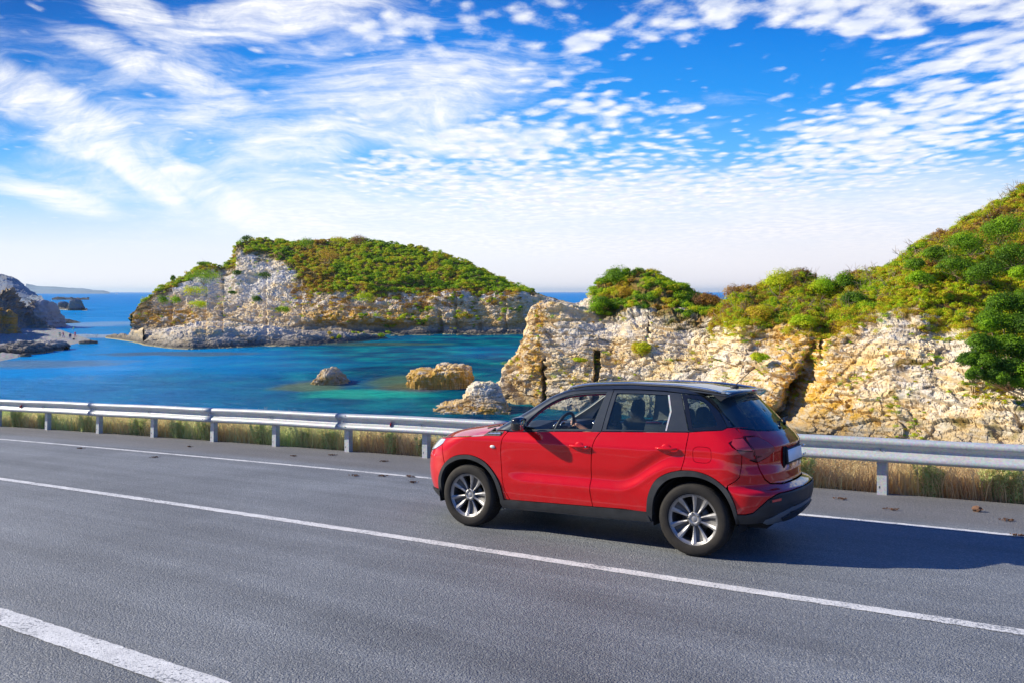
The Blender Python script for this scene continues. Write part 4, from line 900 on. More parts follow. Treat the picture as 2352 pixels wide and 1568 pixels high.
# ------------------------------------------------------------------ weeds and straw behind the rail
M_GRASS = mat_leaf('dry_grass', [(0, (.32,.52,.14)), (.25, (.50,.68,.24)), (.45, (.70,.74,.38)), (.62, (.72,.60,.30)), (.82, (.80,.62,.36)), (1, (.52,.34,.20))], trans=.5)
def build_verge():
    rg = np.random.default_rng(5)
    n = 70000
    x = -16+rg.random(n)**1.1*44; y = -3.97-rg.random(n)**1.3*1.9
    h = (.22+.34*rg.random(n))*np.interp(x, [-11, -3, 4, 9, 20], [1, 1., .95, 1, 1.05])
    h *= 1+.35*fbm(np.stack([x, y, 0*x], -1)*1.3, 2, 4)
    z = bank_z(x, y)-.01; base = np.stack([x, y+curve_y(x), z], -1)
    lean = rg.normal(size=(n, 2))*.30; w = .0035+.004*rg.random(n)
    an = rg.random(n)*math.pi; wx = np.cos(an)*w; wy = np.sin(an)*w
    mid = base+np.stack([lean[:, 0]*h*.35, lean[:, 1]*h*.35, h*.55], -1)
    tip = base+np.stack([lean[:, 0]*h, lean[:, 1]*h, h*(1-.25*np.linalg.norm(lean, axis=1))], -1)
    W_ = np.stack([wx, wy, 0*wx], -1)
    V = np.stack([base-W_, base+W_, mid+W_*.8, mid-W_*.8, mid-W_*.8, mid+W_*.8, tip+W_*.25, tip-W_*.25], 1).reshape(-1, 3)
    F = np.arange(len(V)).reshape(-1, 4)
    g = .02+np.interp(x, [-11, -4, 3, 8, 12, 20], [.74, .74, .68, .60, .54, .50])+fbm(np.stack([x, y, 0*x], -1)*.9, 3, 8)*.22+rg.normal(size=n)*.10
    me = np_mesh('grass', V, F, False, dict(tint=np.repeat(np.clip(g, 0, 1), 8)))
    o = link('grass', me, None, M_GRASS); tag(o, 'straw coloured and green grass growing behind the guard rail', 'grass', kind='stuff'); to_road(o)
    # seed heads and small leaves that fill the strip
    n = 12000; x = -11+rg.random(n)*38; y = -4.0-rg.random(n)*1.6; q = np.stack([x, y+curve_y(x), .10+.40*rg.random(n)**.8], -1)
    g = np.interp(x, [-11, 3, 9, 20], [.75, .7, .50, .40])+fbm(q*1.1, 2, 3)*.25
    V, F, T_ = leaves(q, .05+.05*rg.random(n), 14, .020, np.clip(g, 0, 1), seed=4, lobes=3, flat=1.4)
    o = link('undergrowth', np_mesh('undergrowth', V, F, False, dict(tint=T_)), None, M_GRASS); tag(o, 'small leaves and seed heads among the grass behind the rail', 'undergrowth', kind='stuff'); to_road(o)
    # feathery weeds
    spots = [(-2.35, .5, .9), (-4.05, .42, .8), (-4.75, .50, .9), (-5.0, .40, .6), (5.3, .52, .9), (4.5, .40, .6), (6.9, .46, .8), (8.9, .5, .9), (10.6, .5, 1), (11.6, .46, .9), (13.2, .5, 1), (15.2, .48, 1), (17.1, .52, 1.1), (18.3, .5, 1), (3.3, .36, .6), (7.6, .4, .7), (-2.0, .36, .5), (19.8, .5, 1), (-1.8, .42, .6), (-1.55, .46, .6)]
    G = 'feathery green weeds behind the guard rail'
    names = {0: 'feathery light green weed just right of the car behind the rail', 1: 'green weed right of the single post at the right', 2: 'tall green weed near the right edge of the photo'}
    for i, (x, h, w) in enumerate(spots):
        r = np.random.default_rng(300+i); ns = int(16*w+6); Ls = []; segs = []
        for s in range(ns):
            a = r.random()*2*math.pi; rr = r.random()*.17*w; px, py = math.cos(a)*rr, math.sin(a)*rr*.8
            hh = h*(.65+.45*r.random()); k = 11; lean = r.normal(size=2)*.16+np.array([px, py])*1.1
            pts = [np.array([px+lean[0]*t*hh, py+lean[1]*t*hh, t*hh]) for t in np.linspace(0, 1, 5)]
            segs.append((pts, [.004, .0035, .003, .002, .001]))
            for t in np.linspace(.08, 1, k*2): Ls.append(np.array([px+lean[0]*t*hh, py+lean[1]*t*hh, t*hh])+r.normal(size=3)*.008)
        Ls = np.array(Ls)
        root = empty('weed', names.get(i, 'feathery green weed standing between the straw behind the guard rail'), 'weed', (x, -4.00+float(curve_y(x))-.10*r.random(), -.03), 0, G)
        V, F, T_ = leaves(Ls, .034+.024*r.random(len(Ls)), 20, .019, np.clip(.44+.08*r.normal(size=len(Ls)), .2, .6), seed=40+i, lobes=3, flat=1.2, jitter=.12)
        link('foliage', np_mesh('foliage', V, F, False, dict(tint=T_)), root, M_GRASS)
        link('stem', sticks(segs, 'stem', 3), root, M_GRASS)
        to_road(root)
    # dry clods and leaves lying on the shoulder
    bits = [(6.0, -3.1), (6.5, -2.6), (4.5, -2.9), (3.7, -1.3), (3.3, -1.5), (2.9, -1.68), (2.25, -1.8), (2.5, -1.25), (8.5, -1.1), (9.6, -2.6), (11.2, -1.2), (-3.05, -3.1), (-3.72, -2.62), (-5.0, -1.72), (-4.9, -2.6)]
    M_CLOD = pbr('dry_clod', (.16,.085,.05), .95, noise=.4, nscale=60)
    for i, (x, y) in enumerate(bits):
        r = np.random.default_rng(500+i); n = 30
        c = r.normal(size=(n, 3))*np.array([.038, .026, .004]); c[:, 2] = np.abs(c[:, 2])+.006
        V, F, T_ = leaves(c, .008+.008*r.random(n), 6, .016, np.full(n, .5), seed=i, lobes=2)
        o = link('dry_leaf', np_mesh('dry_leaf', V, F), None, M_CLOD); o.location = (x, y+float(curve_y(x))*0, .004)
        tag(o, 'small brown clump of dry leaves on the asphalt near the edge line', 'dry leaves', 'dry leaf clumps on the road shoulder'); to_road(o)
    n = 34; r = np.random.default_rng(77); bm = bmesh.new()
    bmesh.ops.create_icosphere(bm, subdivisions=2, radius=.05)
    for v in bm.verts: v.co *= 1+.25*r.normal()*.6
    me = bpy.data.meshes.new('clod'); bm.to_mesh(me); bm.free()
    o = link('clod', me, None, M_CLOD); o.location = (-4.58, -3.05, .03); o.scale = (1.2, .8, .7); to_road(o)
    tag(o, 'reddish brown clod of earth on the shoulder at the right with a short shadow', 'clod')
build_verge()
# ------------------------------------------------------------------ the car: body surface as a family of horizontal sections
def smooth_tab(pts, sig=.008):
    xs = np.linspace(.10, 1.66, 1561); ys = np.interp(xs, [p[0] for p in pts], [p[1] for p in pts])
    k = np.exp(-.5*(np.arange(-60, 61)*.001/sig)**2); k /= k.sum()
    ys = np.convolve(np.pad(ys, 60, mode='edge'), k, 'valid')
    return lambda z: np.interp(z, xs, ys)
_w = smooth_tab([(.18,.79),(.24,.822),(.30,.842),(.40,.860),(.50,.870),(.56,.872),(.66,.866),(.78,.868),(.88,.873),(.945,.874),(1.0,.857),(1.04,.846),(1.1,.828),(1.17,.806),(1.3,.757),(1.42,.706),(1.48,.672),(1.52,.626),(1.56,.55),(1.6,.45)], .009)
_xr = smooth_tab([(.20,-3.05),(.28,-3.12),(.33,-3.22),(.40,-3.28),(.5,-3.31),(.6,-3.315),(.622,-3.295),(.648,-3.215),(.67,-3.195),(.76,-3.20),(.84,-3.178),(.95,-3.18),(1.0,-3.19),(1.06,-3.15),(1.12,-3.09),(1.17,-3.04),(1.25,-2.97),(1.35,-2.87),(1.43,-2.79),(1.5,-2.72),(1.56,-2.6),(1.6,-2.5)], .006)
_xf0 = smooth_tab([(.18,.66),(.25,.74),(.33,.80),(.45,.835),(.6,.85),(.72,.84),(.80,.80),(.88,.72),(.95,.62),(1.05,.45),(1.1,.3),(1.6,.3)], .012)
_xf1 = smooth_tab([(.9,.04),(1.0,-.12),(1.07,-.22),(1.25,-.55),(1.41,-.80),(1.50,-1.02),(1.54,-1.25),(1.56,-1.5),(1.6,-1.7)], .012)
SURF = {0: (_xf0, .62, 2.3), 1: (_xf1, .30, 3.0)}
RA, RN = .47, 2.45
def sst(a, b, v): t = np.clip((v-a)/(b-a), 0, 1); return t*t*(3-2*t)
def halfw(x, z):
    zc = .53+.27*sst(-1.75, -2.35, x)
    m = sst(-.45, -.75, x)*sst(-2.95, -2.6, x)
    w = _w(z)-.017*m*np.exp(-((z-(zc+.105))/.068)**2)+.004*m*np.exp(-((z-zc)/.035)**2)
    w = w+.016*np.exp(-((x+2.5)/.42)**2)*np.exp(-((z-.70)/.2)**2)+.014*np.exp(-((x-.0)/.42)**2)*np.exp(-((z-.70)/.2)**2)
    return w-.010*((x+1.25)/2.0)**4
def _arc(n):
    th = np.linspace(0, math.pi/2, 800); x = np.sin(th)**(2/n); y = np.cos(th)**(2/n)
    s = np.concatenate([[0], np.cumsum(np.hypot(np.diff(x)*.5, np.diff(y)*.85))]); s /= s[-1]
    return s, x, y
ARC = {n: _arc(n) for n in (2.3, 3.0, RN)}
LEN = 1.15
def body(u, z, k=0, off=0.0):
    """point of the left half of the body: u runs like x along the side and on round the corners to the centre line"""
    u = np.asarray(u, float); z = np.asarray(z, float)
    xff, fa, fn = SURF[k]; xcf = xff(z)-fa; xcr = _xr(z)+RA
    s, sx, sy = ARC[fn]; q = np.clip((u-xcf)/LEN, 0, 1); fx = np.interp(q, s, sx); fy = np.interp(q, s, sy)
    s, sx, sy = ARC[RN]; q2 = np.clip((xcr-u)/LEN, 0, 1); rx = np.interp(q2, s, sx); ry = np.interp(q2, s, sy)
    x = np.where(u > xcf, xcf+fa*fx, np.where(u < xcr, xcr-RA*rx, u))
    y = halfw(np.clip(x, xcr-.1, xcf+.1), z)*np.where(u > xcf, fy, np.where(u < xcr, ry, 1.0))
    P = np.stack([x, y, z], -1)
    if off: P = P+normal(u, z, k)*off
    return P
def normal(u, z, k=0):
    h = .0025
    a = body(u+h, z, k)-body(u-h, z, k); b = body(u, z+h, k)-body(u, z-h, k)
    n = np.cross(b, a); n /= np.linalg.norm(n, axis=-1, keepdims=True)+1e-12
    c = body(u, z, k)-np.array([-1.3, -.3, .9]); s = np.sign((n*c).sum(-1)); return n*np.where(s == 0, 1, s)[..., None]
def toU(v, k=0):
    """(x, z) on the side, ('y', y, z) on the rear, ('f', y, z) on the front"""
    if isinstance(v[0], str):
        z = v[2]
        if v[0] == 'y':
            xc = float(_xr(z))+RA; us = np.linspace(xc-LEN, xc, 900)
        else:
            xff, fa, fn = SURF[k]; xc = float(xff(z))-fa; us = np.linspace(xc+LEN, xc, 900)
        ys = body(us, np.full(900, z), k)[:, 1]; return (float(np.interp(v[1], ys, us)), z)
    x, z = v; xff, fa, fn = SURF[k]; xcf = float(xff(z))-fa; xcr = float(_xr(z))+RA
    if x > xcf: us = np.linspace(xcf, xcf+LEN*.9, 900); xs_ = body(us, np.full(900, z), k)[:, 0]; return (float(np.interp(x, xs_, us)), z)
    if x < xcr: us = np.linspace(xcr, xcr-LEN*.9, 900); xs_ = body(us, np.full(900, z), k)[:, 0]; return (float(np.interp(-x, -xs_, us)), z)
    return (x, z)
def spline(pts, n=5):
    """smooth an open list of points (Catmull-Rom)"""
    P = [np.array(p, float) for p in pts]; out = []
    for i in range(len(P)-1):
        a = P[max(i-1, 0)]; b = P[i]; c = P[i+1]; d = P[min(i+2, len(P)-1)]
        for t in np.arange(n)/n: out.append(tuple(.5*(2*b+(c-a)*t+(2*a-5*b+4*c-d)*t*t+(3*b-a-3*c+d)*t**3)))
    out.append(tuple(P[-1])); return out
def refine(loop, h):
    out = []
    for i in range(len(loop)):
        a = np.array(loop[i]); b = np.array(loop[(i+1) % len(loop)]); n = max(1, int(np.linalg.norm(b-a)/h))
        for k in range(n): out.append(tuple(a+(b-a)*k/n))
    return out
def shrink(loop, g):
    P = np.array(loop); A = P-np.roll(P, 1, 0); B = np.roll(P, -1, 0)-P
    area = .5*np.sum(P[:, 0]*np.roll(P[:, 1], -1)-np.roll(P[:, 0], -1)*P[:, 1]); sg = 1 if area > 0 else -1
    na = np.stack([-A[:, 1], A[:, 0]], 1)*sg; nb = np.stack([-B[:, 1], B[:, 0]], 1)*sg
    na /= np.linalg.norm(na, axis=1, keepdims=True)+1e-12; nb /= np.linalg.norm(nb, axis=1, keepdims=True)+1e-12
    m = na+nb; l = (m*na).sum(1, keepdims=True); m = m/np.clip(l, .35, None)
    return [tuple(p) for p in P+m*g]
def inside(loop, q):
    L = np.array(loop); x, y = q[:, 0], q[:, 1]; r = np.zeros(len(q), bool)
    for i in range(len(L)):
        x1, y1 = L[i]; x2, y2 = L[(i+1) % len(L)]
        c = ((y1 > y) != (y2 > y)) & (x < (x2-x1)*(y-y1)/(y2-y1+1e-15)+x1); r ^= c
    return r
def panel(name, loop, parent, mat, k=0, off=0.0, gap=.0042, thick=.022, holes=(), h=.03, side=1, centre=False, offf=None, raw=False):
    """one pressed body panel cut out of the body surface, with turned-in edges. side -1 mirrors it, centre joins both halves"""
    L0 = [toU(p, k) for p in loop] if not raw else list(loop)
    H0 = [[toU(p, k) for p in hh] for hh in holes]
    cl = []
    if centre:
        # vertices on the centre line are not pulled in
        cl = [i for i, p in enumerate(loop) if isinstance(p[0], str) and p[1] == 0]
    L = shrink(L0, gap) if gap else L0
    for i in cl:
        L[i] = (L0[i][0], L[i][1])
    if centre and cl:
        L2 = []; n_ = len(L)
        for i in range(n_):
            L2.append(L[i]); j_ = (i+1) % n_
            if i in cl and j_ in cl:
                z0, z1 = L[i][1], L[j_][1]; m_ = max(1, int(abs(z1-z0)/.015))
                fr_ = L[i][0] > 0
                for kk in range(1, m_):
                    zz = z0+(z1-z0)*kk/m_; L2.append((float(SURF[k][0](zz))-SURF[k][1]+LEN if fr_ else float(_xr(zz))+RA-LEN, zz))
        L = L2
    L = refine(L, .018); HH = [refine(shrink(hh, -gap) if gap else hh, .018) for hh in H0]
    A = np.array(L); lo = A.min(0); hi = A.max(0)
    gx, gz = np.meshgrid(np.arange(lo[0]+h*.5, hi[0], h), np.arange(lo[1]+h*.37, hi[1], h*.8)); G = np.stack([gx.ravel(), gz.ravel()], 1)
    ok = inside(L, G)
    for hh in HH: ok &= ~inside(hh, G)
    # keep away from the borders
    allb = np.concatenate([np.array(L)]+[np.array(x) for x in HH]); G = G[ok]
    if len(G): d = np.sqrt(((G[:, None]-allb[None])**2).sum(-1)).min(1); G = G[d > .009]
    V = [Vector(p) for p in L]; E = [(i, (i+1) % len(L)) for i in range(len(L))]
    for hh in HH:
        o = len(V); V += [Vector(p) for p in hh]; E += [(o+i, o+(i+1) % len(hh)) for i in range(len(hh))]
    V += [Vector(p) for p in G]
    vo, eo, fo, _, _, _ = delaunay_2d_cdt(V, E, [], 0, 1e-6)
    UV = np.array([tuple(v) for v in vo]); F = np.array([tuple(f) for f in fo if len(f) == 3])
    C = UV[F].mean(1); okf = inside(L, C)
    for hh in HH: okf &= ~inside(hh, C)
    F = F[okf]
    used = np.unique(F); remap = -np.ones(len(UV), int); remap[used] = np.arange(len(used)); UV = UV[used]; F = remap[F]
    N = normal(UV[:, 0], UV[:, 1], k); P = body(UV[:, 0], UV[:, 1], k)
    oo = off if offf is None else offf(UV[:, 0], UV[:, 1])[:, None]
    P = P+N*oo
    if centre: P[np.abs(P[:, 1]) < .006, 1] = 0
    # orient
    a, b, c = P[F[:, 0]], P[F[:, 1]], P[F[:, 2]]; fn = np.cross(b-a, c-a); flip = (fn*N[F[:, 0]]).sum(1) < 0
    F[flip] = F[flip][:, ::-1]
    # boundary
    ed = {}
    for f in F:
        for i in range(3):
            e = (f[i], f[(i+1) % 3]); key = (min(e), max(e)); ed.setdefault(key, []).append(e)
    bd = [v[0] for v in ed.values() if len(v) == 1]
    if centre: bd = [e for e in bd if not (P[e[0], 1] < 1e-6 and P[e[1], 1] < 1e-6)]
    n0 = len(P); bv = sorted({i for e in bd for i in e}); idx = {v: n0+i for i, v in enumerate(bv)}
    rimP = np.array([P[i]-N[i]*thick for i in bv]) if bv else np.zeros((0, 3))
    if centre and len(rimP): rimP[np.abs(P[bv][:, 1]) < 1e-6, 1] = 0
    VV = np.concatenate([P, rimP]); T = [tuple(f) for f in F]; Q = [(e[1], e[0], idx[e[0]], idx[e[1]]) for e in bd]
    LN = [tuple(N[i]) for f in T for i in f]
    for q in Q:
        a, b, c = VV[q[0]], VV[q[1]], VV[q[2]]; nn = np.cross(b-a, c-a); nn = nn/(np.linalg.norm(nn)+1e-12); LN += [tuple(nn)]*4
    faces = T+Q
    if side < 0 or centre:
        VM = VV*np.array([1, -1, 1])
        if centre:
            mp = {}; extra = []
            for i, p in enumerate(VV):
                if abs(p[1]) < 1e-6: mp[i] = i
                else: mp[i] = len(VV)+len(extra); extra.append(VM[i])
            fm = [tuple(mp[i] for i in f[::-1]) for f in faces]
            # loop normals for the mirrored half
            ln2 = []; o = 0
            for f in faces:
                seg = LN[o:o+len(f)][::-1]; ln2 += [(x, -y, z) for x, y, z in seg]; o += len(f)
            VV = np.concatenate([VV, np.array(extra)]); faces = faces+fm; LN = LN+ln2
            # centre-line normals must not lean
        else:
            ln2 = []; o = 0
            for f in faces:
                seg = LN[o:o+len(f)][::-1]; ln2 += [(x, -y, z) for x, y, z in seg]; o += len(f)
            faces = [f[::-1] for f in faces]; VV = VM; LN = ln2
    me = bpy.data.meshes.new(name); me.from_pydata([tuple(v) for v in VV], [], [tuple(int(i) for i in f) for f in faces])
    for p in me.polygons: p.use_smooth = True
    me.update(); me.normals_split_custom_set(LN)
    return link(name, me, parent, mat)
def both(name, loop, parent, mat, parts=None, **kw):
    return [panel(name, loop, parent if not isinstance(parent, (list, tuple)) else parent[i], mat, side=s, **kw) for i, s in enumerate((1, -1))]
def bm_obj(name, bm, parent, mat, smooth=True, loc=None, rot=None):
    me = bpy.data.meshes.new(name); bm.to_mesh(me); bm.free()
    for p in me.polygons: p.use_smooth = smooth
    o = link(name, me, parent, mat)
    if loc is not None: o.location = loc
    if rot is not None: o.rotation_euler = rot
    return o
def rbox(name, c, s, parent, mat, bev=.02, seg=3, rot=None, taper=None):
    bm = bmesh.new(); bmesh.ops.create_cube(bm, size=1)
    if taper:
        for v in bm.verts:
            if v.co.z > 0: v.co.x = v.co.x*taper[0]+taper[2]; v.co.y *= taper[1]
    bmesh.ops.scale(bm, vec=s, verts=bm.verts)
    bmesh.ops.bevel(bm, geom=bm.edges[:], offset=bev, segments=seg, affect='EDGES', profile=.5)
    return bm_obj(name, bm, parent, mat, True, c, rot)
def lathe(name, prof, parent, mat, n=64, axis='Y', smooth=True):
    """prof: (radius, axial) list"""
    P = []; 
    for k in range(n):
        a = 2*math.pi*k/n
        for r, t in prof: P.append((r*math.cos(a), t, r*math.sin(a)))
    m = len(prof); F = [(k*m+i, k*m+i+1, ((k+1) % n)*m+i+1, ((k+1) % n)*m+i) for k in range(n) for i in range(m-1)]
    me = np_mesh(name, np.array(P), np.array(F), smooth); return link(name, me, parent, mat)

# paints and trims
def mat_paint(name, col, flake=.0, rough=.32, metal=.0, dust=.06):
    m, T, out = mat_new(name); tc = T.new('ShaderNodeTexCoord').outputs['Object']
    d = T.noise(tc, 7, 6, .7); sp = T.new('ShaderNodeSeparateXYZ', inp={0: tc}); low = T.maprange(sp.outputs[2], .75, .3, .2, 1)
    c = T.mix(T.math('MULTIPLY', T.math('MULTIPLY', T.maprange(d, .45, .75), low), dust*4), col, (.34,.30,.26))
    fl = T.new('ShaderNodeTexVoronoi', inp={'Vector': tc, 'Scale': 900.0}).outputs['Color']
    c = T.mix(flake, c, T.mix(1.0, c, fl, 'MULTIPLY'))
    b = T.new('ShaderNodeBsdfPrincipled', inp={'Base Color': c, 'Roughness': rough, 'Metallic': metal, 'Coat Weight': 1.0, 'Coat Roughness': .02, 'Coat IOR': 1.55, 'Specular IOR Level': .08})
    T.set(b, 'Coat Roughness', T.maprange(d, .4, .8, .015, .06))
    T.set(b, 'Coat Normal', T.bump(T.noise(tc, 2.2, 2, .5), .03, .02))
    T.l.new(b.outputs[0], out.inputs[0]); return m
M_RED = mat_paint('red_paint', (.66,.001,.006), flake=.2, metal=.1, rough=.36, dust=.02)
M_BLACK = mat_paint('black_roof_paint', (.040,.049,.062), flake=.4, metal=.5, rough=.45)
M_TRIM = pbr('black_plastic', (.020,.022,.026), .55, noise=.25, nscale=20, bump=.15)
M_CLAD = pbr('grey_black_cladding', (.024,.027,.031), .52, noise=.35, nscale=9, bump=.12)
M_SKID = pbr('grey_skid_plate', (.22,.25,.28), .42, .5)
M_DARK = pbr('dark_void', (.008,.008,.009), .9)
M_GLOSSBLK = pbr('gloss_black', (.012,.013,.016), .12, coat=.6)
M_CHROME = pbr('bright_trim', (.78,.82,.86), .22, 1.0)
M_ALLOY = pbr('machined_alloy', (.34,.34,.35), .42, .75, noise=.08, nscale=25)
M_ALLOYD = pbr('grey_alloy', (.085,.085,.088), .45, .5)
M_TYRE = None
def mat_tyre():
    m, T, out = mat_new('tyre_rubber'); tc = T.new('ShaderNodeTexCoord').outputs['Object']
    sp = T.new('ShaderNodeSeparateXYZ', inp={0: tc}); x, y, z = sp.outputs
    r = T.math('SQRT', T.math('ADD', T.math('MULTIPLY', x, x), T.math('MULTIPLY', z, z)))
    dust = T.maprange(T.noise(tc, 6, 5, .7), .35, .7)
    c = T.mix(T.math('MULTIPLY', dust, .8), (.010,.010,.011), (.036,.031,.026))
    b = T.new('ShaderNodeBsdfPrincipled', inp={'Base Color': c, 'Roughness': .78, 'Specular IOR Level': .35})
    an = T.math('ARCTAN2', z, x)
    side = T.maprange(r, .318, .322, 1, 0)
    tread = T.math('MULTIPLY', T.math('PINGPONG', T.math('ADD', T.math('MULTIPLY', an, 11.0), T.math('MULTIPLY', T.math('ABSOLUTE', y), 9.0)), .5), T.math('SUBTRACT', 1.0, side))
    groove = T.maprange(T.math('PINGPONG', T.math('MULTIPLY', y, 26.0), .5), .05, .12)
    ring = T.math('PINGPONG', T.math('MULTIPLY', r, 60.0), .5)
    h = T.math('ADD', T.math('MULTIPLY', T.maprange(tread, .06, .14), .5), T.math('ADD', T.math('MULTIPLY', T.math('MULTIPLY', groove, T.math('SUBTRACT', 1.0, side)), .8), T.math('MULTIPLY', T.math('MULTIPLY', ring, side), .10)))
    T.set(b, 'Normal', T.bump(h, .9, .006)); T.l.new(b.outputs[0], out.inputs[0]); return m
M_TYRE = mat_tyre()
def mat_glass(name, tint, opac, rough=.0):
    m, T, out = mat_new(name)
    t = T.new('ShaderNodeBsdfTransparent', inp={0: tint}); g = T.new('ShaderNodeBsdfGlossy', inp={'Roughness': .02})
    d = T.new('ShaderNodeBsdfDiffuse', inp={0: (.05,.09,.12)})
    fr = T.new('ShaderNodeLayerWeight', inp={'Blend': .5}).outputs['Facing']; f = T.math('ADD', T.math('MULTIPLY', T.math('POWER', fr, 5.0), .9), .05, clamp=True)
    a = T.new('ShaderNodeMixShader', inp={0: opac}); T.l.new(t.outputs[0], a.inputs[1]); T.l.new(d.outputs[0], a.inputs[2])
    m1 = T.new('ShaderNodeMixShader', inp={0: f}); T.l.new(a.outputs[0], m1.inputs[1]); T.l.new(g.outputs[0], m1.inputs[2])
    T.l.new(m1.outputs[0], out.inputs[0]); return m
M_GLASS = mat_glass('windscreen_glass', (.86,.92,.92), .04)
M_TINT = mat_glass('tinted_glass', (.62,.70,.74), .10)
M_REARGL = mat_glass('rear_glass', (.10,.16,.20), .55)
M_TAIL = pbr('tail_lamp_red', (.070,.001,.004), .22, coat=.15, spec=.35)
M_TAILB = pbr('tail_lamp_bright', (.62,.03,.03), .12, coat=1.0)
M_TAILC = pbr('tail_lamp_pink', (.30,.03,.04), .15, coat=.5)
M_HEAD = pbr('head_lamp', (.75,.78,.80), .10, .3, coat=1.0)
M_PLATE = pbr('plate_white', (.92,.94,.95), .35)
M_WHITE = pbr('white_lens', (.72,.70,.68), .25, coat=.5)
M_SEAT = pbr('seat_fabric', (.030,.034,.038), .9, bump=.2, nscale=90)
M_DASH = pbr('dash_plastic', (.028,.032,.036), .55, bump=.08, nscale=60)
M_LINER = pbr('light_headliner', (.42,.42,.38), .85)
M_MIRROR = pbr('mirror_glass', (.75,.8,.82), .03, 1.0)
M_SKIN = pbr('skin', (.58,.32,.23), .5, noise=.08, nscale=20)

AFO = spline([(.425,.345),(.42,.37),(.397,.505),(.31,.65),(.189,.735),(.052,.766),(-.082,.761),(-.231,.707),(-.345,.601),(-.417,.487),(-.457,.331)], 4)
AFI = spline([(.375,.262),(.368,.38),(.353,.494),(.284,.618),(.160,.695),(.045,.722),(-.065,.718),(-.19,.678),(-.28,.615),(-.347,.530),(-.385,.43),(-.409,.327)], 4)
ARO = spline([(-2.051,.355),(-2.054,.40),(-2.074,.515),(-2.138,.65),(-2.251,.73),(-2.399,.772),(-2.543,.774),(-2.684,.733),(-2.811,.642),(-2.878,.53),(-2.905,.42)], 4)
ARI = spline([(-2.100,.27),(-2.109,.352),(-2.130,.485),(-2.190,.605),(-2.288,.686),(-2.423,.722),(-2.567,.722),(-2.70,.678),(-2.790,.60),(-2.848,.50),(-2.878,.39),(-2.885,.33)], 4)
HC = spline([(.56,.905),(.40,.925),(.1,.952),(-.214,.982),(-.35,1.02),(-.42,1.046)], 4)
DF = spline([(-.505,1.038),(-.448,.967),(-.428,.82),(-.441,.622),(-.465,.451),(-.528,.331)], 4)
BC = spline([(-1.568,1.086),(-1.515,1.009),(-1.487,.883),(-1.473,.635),(-1.466,.51),(-1.49,.354)], 4)
CC = spline([(-2.455,1.120),(-2.449,1.057),(-2.424,.87),(-2.399,.775)], 4)
ROOFZ = lambda x: np.interp(x, [-2.85,-2.7,-2.3,-1.8,-1.4,-1.15,-1.05], [1.462,1.476,1.520,1.537,1.524,1.500,1.485])
